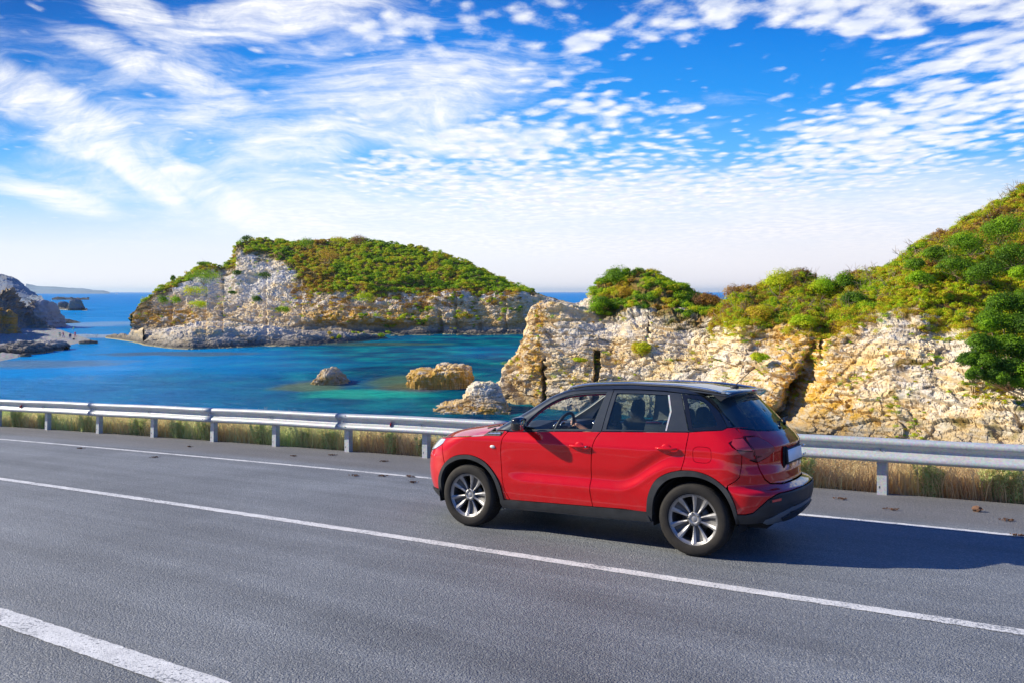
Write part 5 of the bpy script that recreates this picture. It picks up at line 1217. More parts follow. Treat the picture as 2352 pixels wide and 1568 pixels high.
def build_car():
    car = empty('car', 'red compact SUV with black roof driving along the road', 'car'); 
    # ---- front
    arch_front = [p for p in AFO if p[0] > .30][::-1]      # from above forward part down
    i31 = min(range(len(AFO)), key=lambda i: abs(AFO[i][0]-.305)+abs(AFO[i][1]-.655))
    seam = [(.335,.915),(.362,.86),(.350,.78),(.325,.70),AFO[i31]]
    both('front_fender', HC[::-1][:-5]+[(.335,.930)]+seam+AFO[i31+1:]+[(-.526,.331)]+DF[::-1][1:-1]+[(-.500,1.036),(-.47,1.046)], car, M_RED)
    both('headlight', [(.335,.915),(.56,.900),('f',.46,.865),('f',.46,.78),(.60,.775),(.50,.80),(.42,.835),(.362,.87)], car, M_HEAD, off=.002, gap=.002)
    panel('front_bumper', [(.362,.862),(.42,.832),(.50,.797),(.60,.772),('f',.46,.75),('f',0,.75),('f',0,.36),('f',.6,.36),(.427,.357)]+AFO[1:i31+1]+[(.325,.70),(.350,.78)], car, M_RED, centre=True)
    panel('grille', [('f',.46,.862),('f',0,.862),('f',0,.755),('f',.46,.755)], car, M_GLOSSBLK, centre=True, off=-.004)
    panel('lower_bumper', [(.425,.352),('f',.6,.355),('f',0,.355),('f',0,.235),('f',.6,.240),(.39,.262)], car, M_CLAD, centre=True, off=.006, offf=lambda u, z: .004+.010*sst(.24, .35, z))
    sl = .30
    # hood
    nt, ns = 41, 34
    ts = np.linspace(-1, 1, nt); S = np.linspace(0, 1, ns)
    fz = .872; uf = np.linspace(_xf0(fz)-.62+.02, _xf0(fz)-.62+LEN, 400); fr = body(uf, np.full(400, fz), 0)
    V = np.zeros((ns, nt, 3))
    HCa = np.array(HC)[::-1]; hs = np.linspace(0, 1, len(HCa))
    for j, t in enumerate(ts):
        at_ = abs(t); yb = .80; xb = -.42+.25*(1-at_**2.2)
        yf = .74*at_; xfr = float(np.interp(-yf, -fr[:, 1], fr[:, 0]))
        for i, s in enumerate(S):
            ex = np.interp(s, hs, HCa[:, 0]); ez = np.interp(s, hs, HCa[:, 1])
            ey = float(body(*[np.array(q) for q in toU((float(ex), float(ez)))])[1])-.003
            y = ey*at_ if s < 1 else ey*at_
            x = xb*(1-s)+max(xfr, ex)*s; x = ex*at_**6+x*(1-at_**6)
            zc = np.interp(s, [0, .3, .6, .8, .9, .96, 1], [1.070, 1.052, 1.010, .972, .945, .920, .890])
            z = ez+(zc-ez)*(1-at_**2.6)
            if s > .97: z = min(z, .885+.02*at_)
            V[i, j] = (x, y*(1 if t >= 0 else -1), z)
    V2 = V-np.array([0, 0, .012]); F = grid_faces(ns, nt); n = ns*nt
    rim = []
    per = [(0, j) for j in range(nt)]+[(i, nt-1) for i in range(1, ns)]+[(ns-1, j) for j in range(nt-2, -1, -1)]+[(i, 0) for i in range(ns-2, 0, -1)]
    pid = [a*nt+b for a, b in per]
    for a in range(len(pid)): b = (a+1) % len(pid); rim.append((pid[a], pid[b], pid[b]+n, pid[a]+n))
    link('hood', np_mesh('hood', np.concatenate([V.reshape(-1, 3), V2.reshape(-1, 3)]), np.concatenate([F, F[:, ::-1]+n, np.array(rim)]), True), car, M_RED)
    # fender vent and side marker
    vent = both('fender_vent', [(-.206,.984),(-.262,1.028),(-.41,1.040),(-.452,1.038),(-.435,1.008),(-.40,.990)], car, M_TRIM, off=.003, gap=0)
    for s, vo in zip((1, -1), vent):
        panel('vent_strip', [(-.262,1.004),(-.275,1.014),(-.425,1.024),(-.42,1.008)], vo, M_CHROME, off=.009, gap=0, side=s, thick=.008)
        for q in (-.27, -.32, -.37, -.42): rbox('vent_rib', (q, s*(float(body(np.array(q), np.array(1.01))[1])+.003), 1.008), (.006, .010, .042), vo, M_GLOSSBLK, .002, 1)
        bm = bmesh.new(); bmesh.ops.create_uvsphere(bm, u_segments=20, v_segments=12, radius=1); bmesh.ops.scale(bm, vec=(.032, .012, .017), verts=bm.verts)
        bm_obj('side_marker', bm, car, M_WHITE, True, (-.328, s*(float(body(np.array(-.328), np.array(.874))[1])+.002), .874))
    # ---- doors
    FD_ = [(-.505,1.038),(-.714,1.045),(-1.0,1.062),(-1.30,1.075),(-1.568,1.086)]
    fd = both('front_door', DF[::-1]+FD_[1:-1]+BC+[(-1.0,.342)], car, M_RED)
    i_ar = [p for p in ARO if p[0] > -2.402]
    rd = both('rear_door', BC[::-1]+[(-1.84,1.097),(-2.15,1.108)]+CC+i_ar[::-1][1:]+[(-1.8,.362)], car, M_RED)
    # frames
    FO = [(-.508,1.042)]+spline([(-.53,1.075),(-.60,1.145),(-.74,1.258),(-.90,1.362),(-1.08,1.441),(-1.25,1.472),(-1.45,1.485),(-1.632,1.488)], 4)+[(-1.572,1.090),(-1.30,1.079),(-1.0,1.066),(-.714,1.049)]
    WF = [(-.675,1.062)]+spline([(-.70,1.12),(-.75,1.185),(-.90,1.312),(-1.08,1.402),(-1.25,1.440),(-1.42,1.456),(-1.566,1.462)], 4)+[(-1.467,1.100),(-1.2,1.090),(-.9,1.074)]
    RO = [(-1.576,1.090),(-1.636,1.488),(-1.90,1.490),(-2.15,1.482),(-2.33,1.466),(-2.38,1.33),(-2.452,1.124),(-2.15,1.112),(-1.84,1.101)]
    WR = [(-1.622,1.112),(-1.675,1.455),(-1.95,1.456),(-2.218,1.446),(-2.262,1.30),(-2.238,1.124),(-2.0,1.118)]
    QO = [(-2.335,1.464)]+spline([(-2.50,1.450),(-2.57,1.430),(-2.625,1.395),(-2.70,1.300),(-2.782,1.185),(-2.775,1.165),(-2.755,1.152)], 3)+[(-2.60,1.140),(-2.458,1.126),(-2.385,1.33)]
    QI = [(-2.395,1.430)]+spline([(-2.50,1.415),(-2.555,1.395),(-2.600,1.355),(-2.66,1.27),(-2.70,1.205),(-2.69,1.185)], 3)+[(-2.60,1.172),(-2.485,1.160),(-2.435,1.32)]
    for i, s in enumerate((1, -1)):
        f = panel('window_frame', FO, fd[i], M_BLACK, k=1, holes=[WF], gap=.002, side=s, off=.001)
        if s > 0: panel('inner_frame', shrink([toU(p, 1) for p in FO], .012), fd[i], M_RED, k=1, holes=[[(x, z) for x, z in shrink(WF, .010)]], gap=0, side=s, off=-.034, thick=.004, raw=True)
        panel('window_seal', shrink([toU(p, 1) for p in WF], -.004), fd[i], M_TRIM, k=1, holes=[shrink([toU(p, 1) for p in WF], .007)], gap=0, side=s, off=-.006, thick=.012, raw=True)
        f = panel('window_frame', RO, rd[i], M_BLACK, k=1, holes=[WR], gap=.002, side=s, off=.001)
        panel('window_glass', shrink([toU(p, 1) for p in WR], -.006), rd[i], M_TINT, k=1, gap=0, side=s, off=-.008, thick=.004, raw=True)
        panel('window_bar', [(-2.205,1.448),(-2.222,1.448),(-2.266,1.30),(-2.242,1.122),(-2.228,1.122),(-2.250,1.30)], rd[i], M_GALV if s > 0 else M_TRIM, k=1, gap=0, side=s, off=.004, thick=.010)
        if s < 0: panel('window_glass', shrink([toU(p, 1) for p in WF], -.006), fd[i], M_GLASS, k=1, gap=0, side=s, off=-.008, thick=.004, raw=True)
        q = panel('quarter_window', QO, car, M_GLOSSBLK, k=1, holes=[QI], gap=.002, side=s, off=-.001)
        panel('window_glass', shrink([toU(p, 1) for p in QI], -.006), q, M_TINT, k=1, gap=0, side=s, off=-.004, thick=.004, raw=True)
        # handles
        for dr, hx, hz in ((fd[i], -1.355, .938), (rd[i], -2.255, .966)):
            y = float(body(np.array(hx), np.array(hz))[1])
            bm = bmesh.new(); bmesh.ops.create_uvsphere(bm, u_segments=24, v_segments=12, radius=1); bmesh.ops.scale(bm, vec=(.052, .010, .048), verts=bm.verts)
            bm_obj('handle_cup', bm, dr, M_RED, True, (hx+.005, s*(y-.004), hz-.008))
            segs = [(np.array([(hx+.105-k*.021, s*(y+.010+.024*math.sin(math.pi*k/10)**.6), hz-.002*math.sin(math.pi*k/10)) for k in range(11)]), [.008]+[.0135]*9+[.010])]
            h = link('door_handle', sticks(segs, 'door_handle', 10), dr, M_RED)
            if dr is fd[i]:
                bm = bmesh.new(); bmesh.ops.create_cone(bm, cap_ends=True, segments=16, radius1=.0075, radius2=.0065, depth=.006, matrix=Matrix.Rotation(math.pi/2, 4, 'X'))
                bm_obj('lock', bm, h, M_CHROME, False, (hx-.085, s*(y+.036), hz))
    # ---- side frame: A pillar, roof side, D pillar
    def fe(z, fr=.925): return ('f', float(halfw(np.array(-.9), np.array(z)))*fr, z)
    wl = [fe(z) for z in (1.045, 1.10, 1.16, 1.22, 1.28, 1.34, 1.40, 1.45, 1.478)]
    top = [(x, float(ROOFZ(x))) for x in (-1.16, -1.3, -1.45, -1.6, -1.8, -2.0, -2.2, -2.4, -2.55, -2.68)]
    rg_ = [('y', .625, 1.455), ('y', .64, 1.40), ('y', .665, 1.32), ('y', .69, 1.24), ('y', .712, 1.174)]
    both('side_frame', wl+top+rg_+[(-2.93,1.174),(-2.797,1.173)]+QO[-4-0:-4-0][:0]+[(-2.787,1.178)]+spline([(-2.705,1.300),(-2.63,1.397),(-2.573,1.434),(-2.502,1.455)], 3)+[(-2.335,1.470),(-2.15,1.486),(-1.90,1.494),(-1.634,1.492)]+FO[1:-5][::-1]+[(-.508,1.046),(-.47,1.052)], car, M_BLACK, k=1)
    # ---- quarter panel with fuel flap
    c = (-2.590, .925); FL = []
    for a in np.linspace(0, 2*math.pi, 33)[:-1]:
        FL.append((c[0]+.084*np.sign(math.cos(a))*abs(math.cos(a))**.55, c[1]+.070*np.sign(math.sin(a))*abs(math.sin(a))**.55+(.02*0)))
    TLo = [(-3.0,1.098),(-2.95,1.094),(-2.87,1.076),(-2.825,1.042),(-2.859,1.005),(-2.935,.955)]
    seamr = [(-2.935,.955),(-2.932,.85),(-2.919,.746),(-2.880,.705),(-2.822,.668)]
    arr = [p for p in ARO if -2.815 < p[0] < -2.402]
    q = [(-2.458,1.120),(-2.60,1.136),(-2.755,1.148),(-2.79,1.170),(-2.93,1.172),('y',.712,1.170),('y',.705,1.10)]+TLo+seamr[1:]+arr[::-1]+CC[::-1][:-1]
    qp = panel('quarter_panel', q, car, M_RED, side=1, holes=[FL], gap=.003); panel('fuel_flap', FL, car, M_RED, side=1, gap=.001)
    panel('quarter_panel', q, car, M_RED, side=-1)
    # ---- tail lamps
    for s in (1, -1):
        tl = panel('tail_light', [('y',.722,1.096)]+TLo+[(-3.0,.938),(-3.07,.920),('y',.76,.895),('y',.70,.872),('y',.715,.98)], car, M_TAIL, side=s, off=.006)
        panel('lamp_lens', [('y',.745,1.078),('y',.80,1.070),('y',.825,1.03),('y',.825,.985),('y',.738,.975)], tl, M_TAILB, side=s, off=.008, gap=0, thick=.002)
        panel('lamp_lens', [('y',.735,.965),('y',.825,.975),('y',.81,.94),('y',.77,.91),('y',.725,.895)], tl, M_TAILC, side=s, off=.008, gap=0, thick=.002)
    # ---- tailgate
    gl = [('y',.70,1.165),('y',.55,1.14),('y',.30,1.124),('y',0,1.118)]
    tin = [('y',.715,1.090),('y',.60,1.088),('y',.545,1.05),('y',.50,1.0),('y',.462,.968),('y',.56,.915),('y',.695,.872)]
    tg = panel('tailgate', gl+[('y',0,.658),('y',.40,.660),('y',.57,.675),('y',.64,.72),('y',.682,.80)]+tin[::-1]+[('y',.712,1.13)], car, M_RED, centre=True)
    for s in (1, -1):
        panel('tailgate_lamp', tin, tg, M_TAILC, side=s, off=.006)
    panel('rear_window', [('y',.695,1.170),('y',.55,1.146),('y',.30,1.130),('y',0,1.124),('y',0,1.452),('y',.40,1.452),('y',.61,1.448),('y',.632,1.40),('y',.655,1.32),('y',.68,1.24)], tg, M_REARGL, k=1, centre=True, off=-.002)
    y0 = float(_xr(.90))
    # dark panel standing in for the shade of a recess, holder, plate
    bm = bmesh.new(); 
    rbox('recess_shade_panel', (y0+.006, 0, .885), (.012, .64, .20), tg, M_DARK, .004, 1)
    hold = rbox('plate_holder', (y0-.016, 0, .888), (.020, .545, .142), tg, M_TRIM, .004, 2, rot=(0, R(4), 0))
    rbox('licence_plate', (-.012, 0, .006), (.004, .52, .112), hold, M_PLATE, .0015, 1)
    rbox('badge', (float(_xr(.97))-.004, -.47, .935), (.008, .10, .018), tg, M_CHROME, .002, 1)
    rbox('badge', (float(_xr(.87))-.004, -.50, .845), (.008, .10, .018), tg, M_CHROME, .002, 1)
    # wiper on the rear glass
    segs = [([np.array([-3.085, -.10, 1.165]), np.array([-3.075, -.15, 1.185]), np.array([-3.03, -.30, 1.205]), np.array([-3.02, -.47, 1.20])], [.018, .014, .008, .006]), ([np.array([-3.035, -.16, 1.202]), np.array([-3.022, -.52, 1.208])], [.006, .004])]
    link('rear_wiper', sticks(segs, 'rear_wiper', 6), tg, M_TRIM)
    # ---- rear bumper
    rb = panel('rear_bumper', [(-2.935,.952),(-3.0,.934),(-3.07,.917),('y',.76,.892),('y',.697,.868),('y',.686,.80),('y',.644,.716),('y',.573,.672),('y',.40,.656),('y',0,.654),('y',0,.612),('y',.30,.612),('y',.62,.604),(-3.19,.592),(-3.14,.555),(-3.085,.495),(-3.03,.44),(-2.97,.424),(-2.905,.42)]+[p for p in ARO if p[0] < -2.82 and p[1] > .425][::-1]+seamr[::-1][:-1], car, M_RED, centre=True)
    cl = panel('bumper_cladding', [(-2.880,.416),(-2.97,.420),(-3.03,.436),(-3.085,.491),(-3.14,.551),(-3.19,.588),('y',.62,.600),('y',.30,.608),('y',0,.608),('y',0,.47),('y',.42,.465),('y',.58,.43),('y',.70,.372),(-3.10,.345),(-2.99,.336),(-2.890,.333)], car, M_CLAD, centre=True, off=.005, gap=.001)
    panel('skid_plate', [('y',0,.466),('y',.42,.461),('y',.58,.426),('y',.70,.368),(-3.08,.340),('y',.60,.315),('y',.30,.300),('y',0,.300)], car, M_SKID, centre=True, off=.007, gap=.001, thick=.05)
    panel('lower_insert', [('y',0,.425),('y',.40,.415),('y',.52,.375),('y',.44,.335),('y',0,.330)], cl, M_CLAD, centre=True, off=.019, gap=0)
    for s in (1, -1):
        panel('reflector', [('y',.73,.560),('y',.60,.572),('y',.60,.540),('y',.72,.528)], cl, M_TRIM, side=s, off=.014, gap=0, thick=.004)
        panel('reflector_lens', [('y',.715,.554),('y',.62,.563),('y',.62,.541),('y',.71,.533)], cl, M_TAILB, side=s, off=.017, gap=0, thick=.003)
    # ---- cladding round the wheels and along the sills
    for s in (1, -1):
        panel('arch_cladding', AFO+[(-.412,.322)]+AFI[::-1]+[(.39,.30)], car, M_CLAD, side=s, off=.013, gap=.001, thick=.05, h=.02)
        panel('arch_cladding', ARO+[(-2.89,.332)]+ARI[::-1]+[(-2.052,.30)], car, M_CLAD, side=s, off=.013, gap=.001, thick=.05, h=.02)
        panel('sill', [(-.412,.328),(-1.0,.340),(-1.49,.352),(-1.838,.360),(-2.052,.362),(-2.100,.272),(-1.838,.258),(-1.0,.245),(-.425,.234)], car, M_CLAD, side=s, off=.016, gap=.001, thick=.06, offf=lambda u, z: .006+.020*np.exp(-((z-.30)/.035)**2))
    # ---- roof
    nt, ns = 31, 50; V = np.zeros((ns, nt, 3)); uf = np.linspace(float(_xf1(1.487))-.30, float(_xf1(1.487))-.30+LEN, 300); fr = body(uf, np.full(300, 1.487), 1)
    for i, s in enumerate(np.linspace(0, 1, ns)):
        xe = -1.155*(1-s)-2.78*s; ze = float(ROOFZ(xe)); ye = float(halfw(np.array(xe), np.array(ze)))-.002
        if i == 0: ye = float(np.interp(-1.155, fr[::-1, 0], fr[::-1, 1])) if False else ye
        for j, t in enumerate(np.linspace(-1, 1, nt)):
            a = abs(t); yy = ye*t; f = max(0, 1-s*6); xo = float(np.interp(-min(abs(yy), fr[0, 1]), -fr[:, 1], fr[:, 0]))
            x = xe+(xo-xe)*(1-s)**4*(1-a**8); x = min(x, xo) if s == 0 else x
            z = ze+.040*(1-a**2.2)*(1-math.exp(-(s*9)))*(1-.35*s)
            V[i, j] = (x, yy, z)
    V2 = V-np.array([0, 0, .02]); F = grid_faces(ns, nt); n = ns*nt
    per = [(0, j) for j in range(nt)]+[(i, nt-1) for i in range(1, ns)]+[(ns-1, j) for j in range(nt-2, -1, -1)]+[(i, 0) for i in range(ns-2, 0, -1)]; pid = [a*nt+b for a, b in per]
    rim = [(pid[a], pid[(a+1) % len(pid)], pid[(a+1) % len(pid)]+n, pid[a]+n) for a in range(len(pid))]
    roof = link('roof', np_mesh('roof', np.concatenate([V.reshape(-1, 3), V2.reshape(-1, 3)]), np.concatenate([F, F[:, ::-1]+n, np.array(rim)]), True), car, M_BLACK)
    rbox('headliner', (-1.95, 0, 1.478), (1.55, 1.18, .02), car, M_LINER, .008, 1)
    for s in (1, -1):
        pts = []; 
        for t in np.linspace(0, 1, 26):
            x = -1.12*(1-t)-2.70*t; z = float(ROOFZ(x)); y = float(halfw(np.array(x), np.array(z)))*.955
            lift = .014*min(1, math.sin(math.pi*min(max(t, .0), 1.))*3.2)**.8 if 0 < t < 1 else 0
            pts.append(np.array([x, s*y, z+.006+lift]))
        o = link('roof_rail', sticks([(np.array(pts), [.005]+[.0095]*24+[.005])], 'roof_rail', 8), roof, M_CHROME)
        pts2 = [p-np.array([0, -s*.004, .016]) for p in pts]
        link('rail_base', sticks([(np.array(pts2), [.005]+[.012]*24+[.005])], 'rail_base', 6), roof, M_TRIM)
    bm = bmesh.new(); bmesh.ops.create_uvsphere(bm, u_segments=16, v_segments=8, radius=1); bmesh.ops.scale(bm, vec=(.045, .022, .022), verts=bm.verts)
    ant = bm_obj('antenna', bm, roof, M_TRIM, True, (-2.63, 0, 1.515)); link('antenna_rod', sticks([([np.array([0, 0, .008]), np.array([-.20, 0, .195])], [.0055, .003])], 'antenna_rod', 6), ant, M_TRIM)
    # spoiler
    ny = 25; ys = np.linspace(-.66, .66, ny); prof = [(-2.62, 1.492, 0), (-2.72, 1.494, 0), (-2.80, 1.488, .0), (-2.845, 1.478, 0), (-2.848, 1.468, 0), (-2.82, 1.452, 0), (-2.79, 1.430, 0), (-2.70, 1.432, 0)]
    V = np.array([[(x+.09*(abs(y)/.66)**4*(1 if x < -2.7 else 0), y, z*1.0+.014*(1-(y/.66)**2)-(.030*(abs(y)/.66)**6)) for y in ys] for x, z, _ in prof]); m_ = len(prof)
    F = [(a*ny+b, a*ny+b+1, ((a+1) % m_)*ny+b+1, ((a+1) % m_)*ny+b) for a in range(m_) for b in range(ny-1)]
    me = bpy.data.meshes.new('spoiler'); me.from_pydata([tuple(v) for v in V.reshape(-1, 3)], [], F+[tuple(a*ny for a in range(m_))[::-1], tuple(a*ny+ny-1 for a in range(m_))])
    for p in me.polygons: p.use_smooth = len(p.vertices) == 4
    sp_ = link('spoiler', me, tg, M_BLACK)
    rbox('brake_light', (-2.846, 0, 1.487), (.016, .26, .016), tg, M_TAILB, .003, 1, rot=(0, R(25), 0))
    # windscreen
    panel('windscreen', [fe(z, .905) for z in (1.045, 1.16, 1.28, 1.40, 1.478)]+[('f', .45, 1.484), ('f', 0, 1.484), ('f', 0, 1.02), ('f', .5, 1.03)], car, M_GLASS, k=1, centre=True, off=-.003, gap=0, thick=.004)
    panel('cowl', [fe(1.045, .95), ('f', .5, 1.03), ('f', 0, 1.02), ('f', 0, .985), ('f', .5, .99), fe(1.0, .95)], car, M_TRIM, k=1, centre=True, off=.02, gap=0)
    link('front_wiper', sticks([([np.array([-.30, .62, 1.088]), np.array([-.20, .25, 1.075]), np.array([-.13, -.1, 1.062])], [.008, .008, .006]), ([np.array([-.15, .70, 1.05]), np.array([-.30, .70, 1.085])], [.010, .008])], 'front_wiper', 6), car, M_TRIM)
    panel('pillar_liner', [fe(z, .90) for z in (1.06, 1.16, 1.28, 1.40, 1.470)]+spline([(-1.25,1.462),(-1.08,1.425),(-.90,1.335),(-.75,1.21),(-.66,1.10),(-.60,1.06)], 3), car, M_LINER, k=1, side=-1, off=-.035, gap=0, thick=.01)
    panel('pillar_liner', [(-1.44,1.10),(-1.54,1.462),(-1.70,1.462),(-1.65,1.12)], car, M_LINER, k=1, side=-1, off=-.035, gap=0, thick=.01)
    # ---- mirrors
    for s in (1, -1):
        bm = bmesh.new(); bmesh.ops.create_cube(bm, size=1)
        bmesh.ops.subdivide_edges(bm, edges=bm.edges[:], cuts=5, use_grid_fill=True)
        for v in bm.verts:
            c = v.co; l = max(abs(c.x), abs(c.y), abs(c.z))*2; r = (abs(c.x*2)**4.5+abs(c.y*2)**3.6+abs(c.z*2)**3.6)**(1/3.9); c *= l/r
            if c.x > 0: c.y *= 1-.35*c.x; c.z *= 1-.28*c.x
            c.z *= 1+.10*c.y*s*-1
        bmesh.ops.scale(bm, vec=(.115, .20, .148), verts=bm.verts)
        mi = bm_obj('side_mirror', bm, car, M_GLOSSBLK, True, (-.725, s*1.005, 1.135), (0, 0, s*R(8)))
        rbox('mirror_glass', (-.057, 0, .002), (.004, .158, .108), mi, M_MIRROR, .0018, 1)
        rbox('mirror_foot', (.0, -s*.12, -.045), (.06, .12, .035), mi, M_TRIM, .01, 2)
    # ---- wheels
    tyre_prof = [(.226, .098), (.232, .106), (.245, .112), (.27, .1155), (.295, .114), (.312, .108), (.323, .098), (.330, .084), (.3335, .06), (.334, .0), (.3335, -.06), (.330, -.084), (.323, -.098), (.30, -.112), (.26, -.112), (.232, -.104), (.226, -.098)]
    barrel = [(.224, .100), (.230, .104), (.232, .100), (.226, .094), (.214, .088), (.205, .070), (.200, .02), (.198, -.06), (.205, -.095), (.226, -.10)]
    def spoke_mesh(dark):
        """one of five twin spokes: raised bright ridges either side of a dark trough. local frame: radial x, tangential t, axial h"""
        bm = bmesh.new(); rows = []
        st = np.linspace(0, 1, 9)
        for q in st:
            r = .045+(.214-.045)*q; hw = .026+.066*q**1.0            # half width of the whole wedge
            dish = .064+.026*q-.012*math.sin(math.pi*q)
            if dark: sec = [(-hw, -.030), (-hw*.96, -.003), (-hw*.80, -.001), (-hw*.25, -.012-.006*q), (0, -.016-.008*q), (hw*.25, -.012-.006*q), (hw*.80, -.001), (hw*.96, -.003), (hw, -.030)]
            else: sec = None
            rows.append([bm.verts.new((r*1.0, dish+hh, t)) for t, hh in sec])
        for i in range(len(rows)-1):
            for j in range(len(rows[0])-1): bm.faces.new((rows[i][j], rows[i][j+1], rows[i+1][j+1], rows[i+1][j]))
        me = bpy.data.meshes.new('spoke'); bm.to_mesh(me); bm.free(); return me
    def ridge_mesh(sg):
        bm = bmesh.new(); rows = []
        for q in np.linspace(0, 1, 9):
            r = .062+(.212-.062)*q; hw = .026+.066*q**1.0; dish = .064+.026*q-.012*math.sin(math.pi*q)
            a = hw*(.98); b_ = hw*(.46-.06*q); w_ = .0
            sec = [(a, -.006), (a*.97, .004), ((a+b_)*.5+.001, .0075), (b_, .000), (b_*.92, -.008)]
            rows.append([bm.verts.new((r, dish+hh, sg*t)) for t, hh in sec])
        for i in range(len(rows)-1):
            for j in range(len(rows[0])-1): bm.faces.new((rows[i][j], rows[i][j+1], rows[i+1][j+1], rows[i+1][j]) if sg < 0 else (rows[i][j+1], rows[i][j], rows[i+1][j], rows[i+1][j+1]))
        bm.faces.new(rows[-1]); me = bpy.data.meshes.new('spoke_ridge'); bm.to_mesh(me); bm.free(); return me
    sm = spoke_mesh(True); sm.materials.append(M_ALLOYD); ra, rb_ = ridge_mesh(1), ridge_mesh(-1); ra.materials.append(M_ALLOY); rb_.materials.append(M_ALLOY)
    def wheel(x, y, s, a0):
        w = bpy.data.objects.new('wheel', None); COL.objects.link(w); w.parent = car; w.location = (x, y, .334); w.rotation_euler = (0, a0, 0 if s > 0 else math.pi)
        lathe('tyre', tyre_prof, w, M_TYRE, 96)
        lathe('rim_barrel', barrel, w, M_ALLOYD, 72)
        lathe('rim_lip', [(.206, .082), (.222, .094), (.228, .1035), (.2315, .104), (.2325, .100)], w, M_ALLOY, 72)
        lathe('brake_disc', [(.0, .012), (.06, .014), (.13, .012), (.132, .0), (.0, -.004)], w, pbr('brake_steel', (.10, .10, .10), .45, .8), 48)
        lathe('wheel_back', [(.0, -.03), (.205, -.03)], w, M_DARK, 32)
        lathe('hub', [(.0, .066), (.026, .066), (.030, .063), (.034, .070), (.060, .066), (.066, .058), (.068, .02)], w, M_ALLOY, 40)
        for k in range(5):
            a = 2*math.pi*k/5
            for me in (sm, ra, rb_):
                o = link(me.name.split('.')[0], me, w); o.rotation_euler = (0, a, 0)
            b = a+math.pi/5
            bm = bmesh.new(); bmesh.ops.create_cone(bm, cap_ends=True, segments=12, radius1=.0115, radius2=.0095, depth=.03, matrix=Matrix.Rotation(-math.pi/2, 4, 'X'))
            bm_obj('lug_nut', bm, w, M_DARKSTEEL, False, (.052*math.cos(b), .060, -.052*math.sin(b)))
    wheel(0, .756, 1, R(100)); wheel(-2.5, .756, 1, R(-37+0)); wheel(0, -.756, -1, R(20)); wheel(-2.5, -.756, -1, R(50))
    # ---- dark inner structure
    rbox('underbody', (-1.25, 0, .315), (3.7, 1.16, .10), car, M_DARK, .02, 1)
    rbox('underbody', (-1.25, 0, .315), (1.50, 1.56, .09), car, M_DARK, .02, 1)
    rbox('engine_bay', (.10, 0, .60), (1.10, 1.14, .56), car, M_DARK, .03, 1)
    rbox('boot_floor', (-2.54, 0, .60), (.84, 1.08, .52), car, M_DARK, .03, 1)
    rbox('bulkhead', (-.50, 0, .66), (.10, 1.60, .62), car, M_DARK, .02, 1)
    for s in (1, -1):
        for x in (0, -2.5):
            V = []; 
            for a in np.linspace(-.25, math.pi+.25, 28):
                for y in (.54, .70, .845): V.append((x-.010+.405*math.cos(a), s*y, .334+.398*math.sin(a)))
            o = link('wheel_liner', np_mesh('wheel_liner', np.array(V), grid_faces(28, 3), True), car, M_DARK)
        rbox('door_card', (-1.25, s*.775, .70), (1.55, .05, .70), car, M_DASH, .02, 1)
        rbox('door_card', (-2.25, s*.70, 1.0), (.55, .05, .22), car, M_DASH, .02, 1)
        rbox('inner_side', (-2.46, s*.64, .95), (.55, .08, .34), car, M_DASH, .02, 1)
    link('mudguard', np_mesh('mudguard', np.array([(.40,.60,.23),(.40,.80,.23),(.40,.80,.40),(.40,.60,.40),(.395,.60,.23),(.395,.80,.23),(.395,.80,.40),(.395,.60,.40)]), np.array([(0,1,2,3),(7,6,5,4),(0,4,5,1)])), car, M_TRIM)
    # ---- cabin
    # dashboard: swept section across the car
    pr = [(-.50,.62),(-.86,.66),(-.88,.78),(-.80,.95),(-.80,1.045),(-.74,1.085),(-.60,1.09),(-.42,1.06),(-.40,.62)]
    ys = np.linspace(-.74, .74, 24); V = []
    for x, z in pr:
        for y in ys:
            b = .045*math.exp(-((y-.38)/.17)**2) if z > .95 and x > -.82 else 0
            V.append((x-(.05*math.exp(-((y-.38)/.20)**2) if x < -.7 and z > .9 else 0)+.10*(y/.74)**4*0, y, z+b))
    F = [(a*24+b, a*24+b+1, ((a+1) % 9)*24+b+1, ((a+1) % 9)*24+b) for a in range(9) for b in range(23)]
    dash = link('dashboard', np_mesh('dashboard', np.array(V), np.array(F), False), car, M_DASH)
    def ring(name, loc, r, t, rot, mat, parent, seg=48):
        P = []; F = []; k = 10
        for i in range(seg):
            a = 2*math.pi*i/seg
            for j in range(k):
                b = 2*math.pi*j/k; P.append((t*math.sin(b), (r+t*math.cos(b))*math.cos(a), (r+t*math.cos(b))*math.sin(a)))
        for i in range(seg):
            for j in range(k): F.append((i*k+j, i*k+(j+1) % k, ((i+1) % seg)*k+(j+1) % k, ((i+1) % seg)*k+j))
        o = link(name, np_mesh(name, np.array(P), np.array(F), True), parent, mat); o.location = loc; o.rotation_euler = rot; return o
    for y, x in ((.44, -.845), (.30, -.845)):
        ring('gauge_ring', (x, y, 1.075), .052, .005, (0, R(-25), 0), M_CHROME, dash)
        bm = bmesh.new(); bmesh.ops.create_circle(bm, cap_ends=True, segments=24, radius=.05, matrix=Matrix.Rotation(math.pi/2, 4, 'Y')); bm_obj('gauge_face', bm, dash, M_DARK, False, (x+.004, y, 1.075), (0, R(-25), 0))
    for y in (-.58, -.08):
        ring('air_vent', (-.80, y, 1.035), .042, .006, (0, R(-10), 0), M_CHROME, dash)
    st = ring('steering_wheel', (-.91, .38, 1.05), .185, .0165, (0, R(-22), 0), M_TRIM, car)
    rbox('steering_hub', (.015, 0, -.01), (.05, .15, .10), st, M_TRIM, .02, 2)
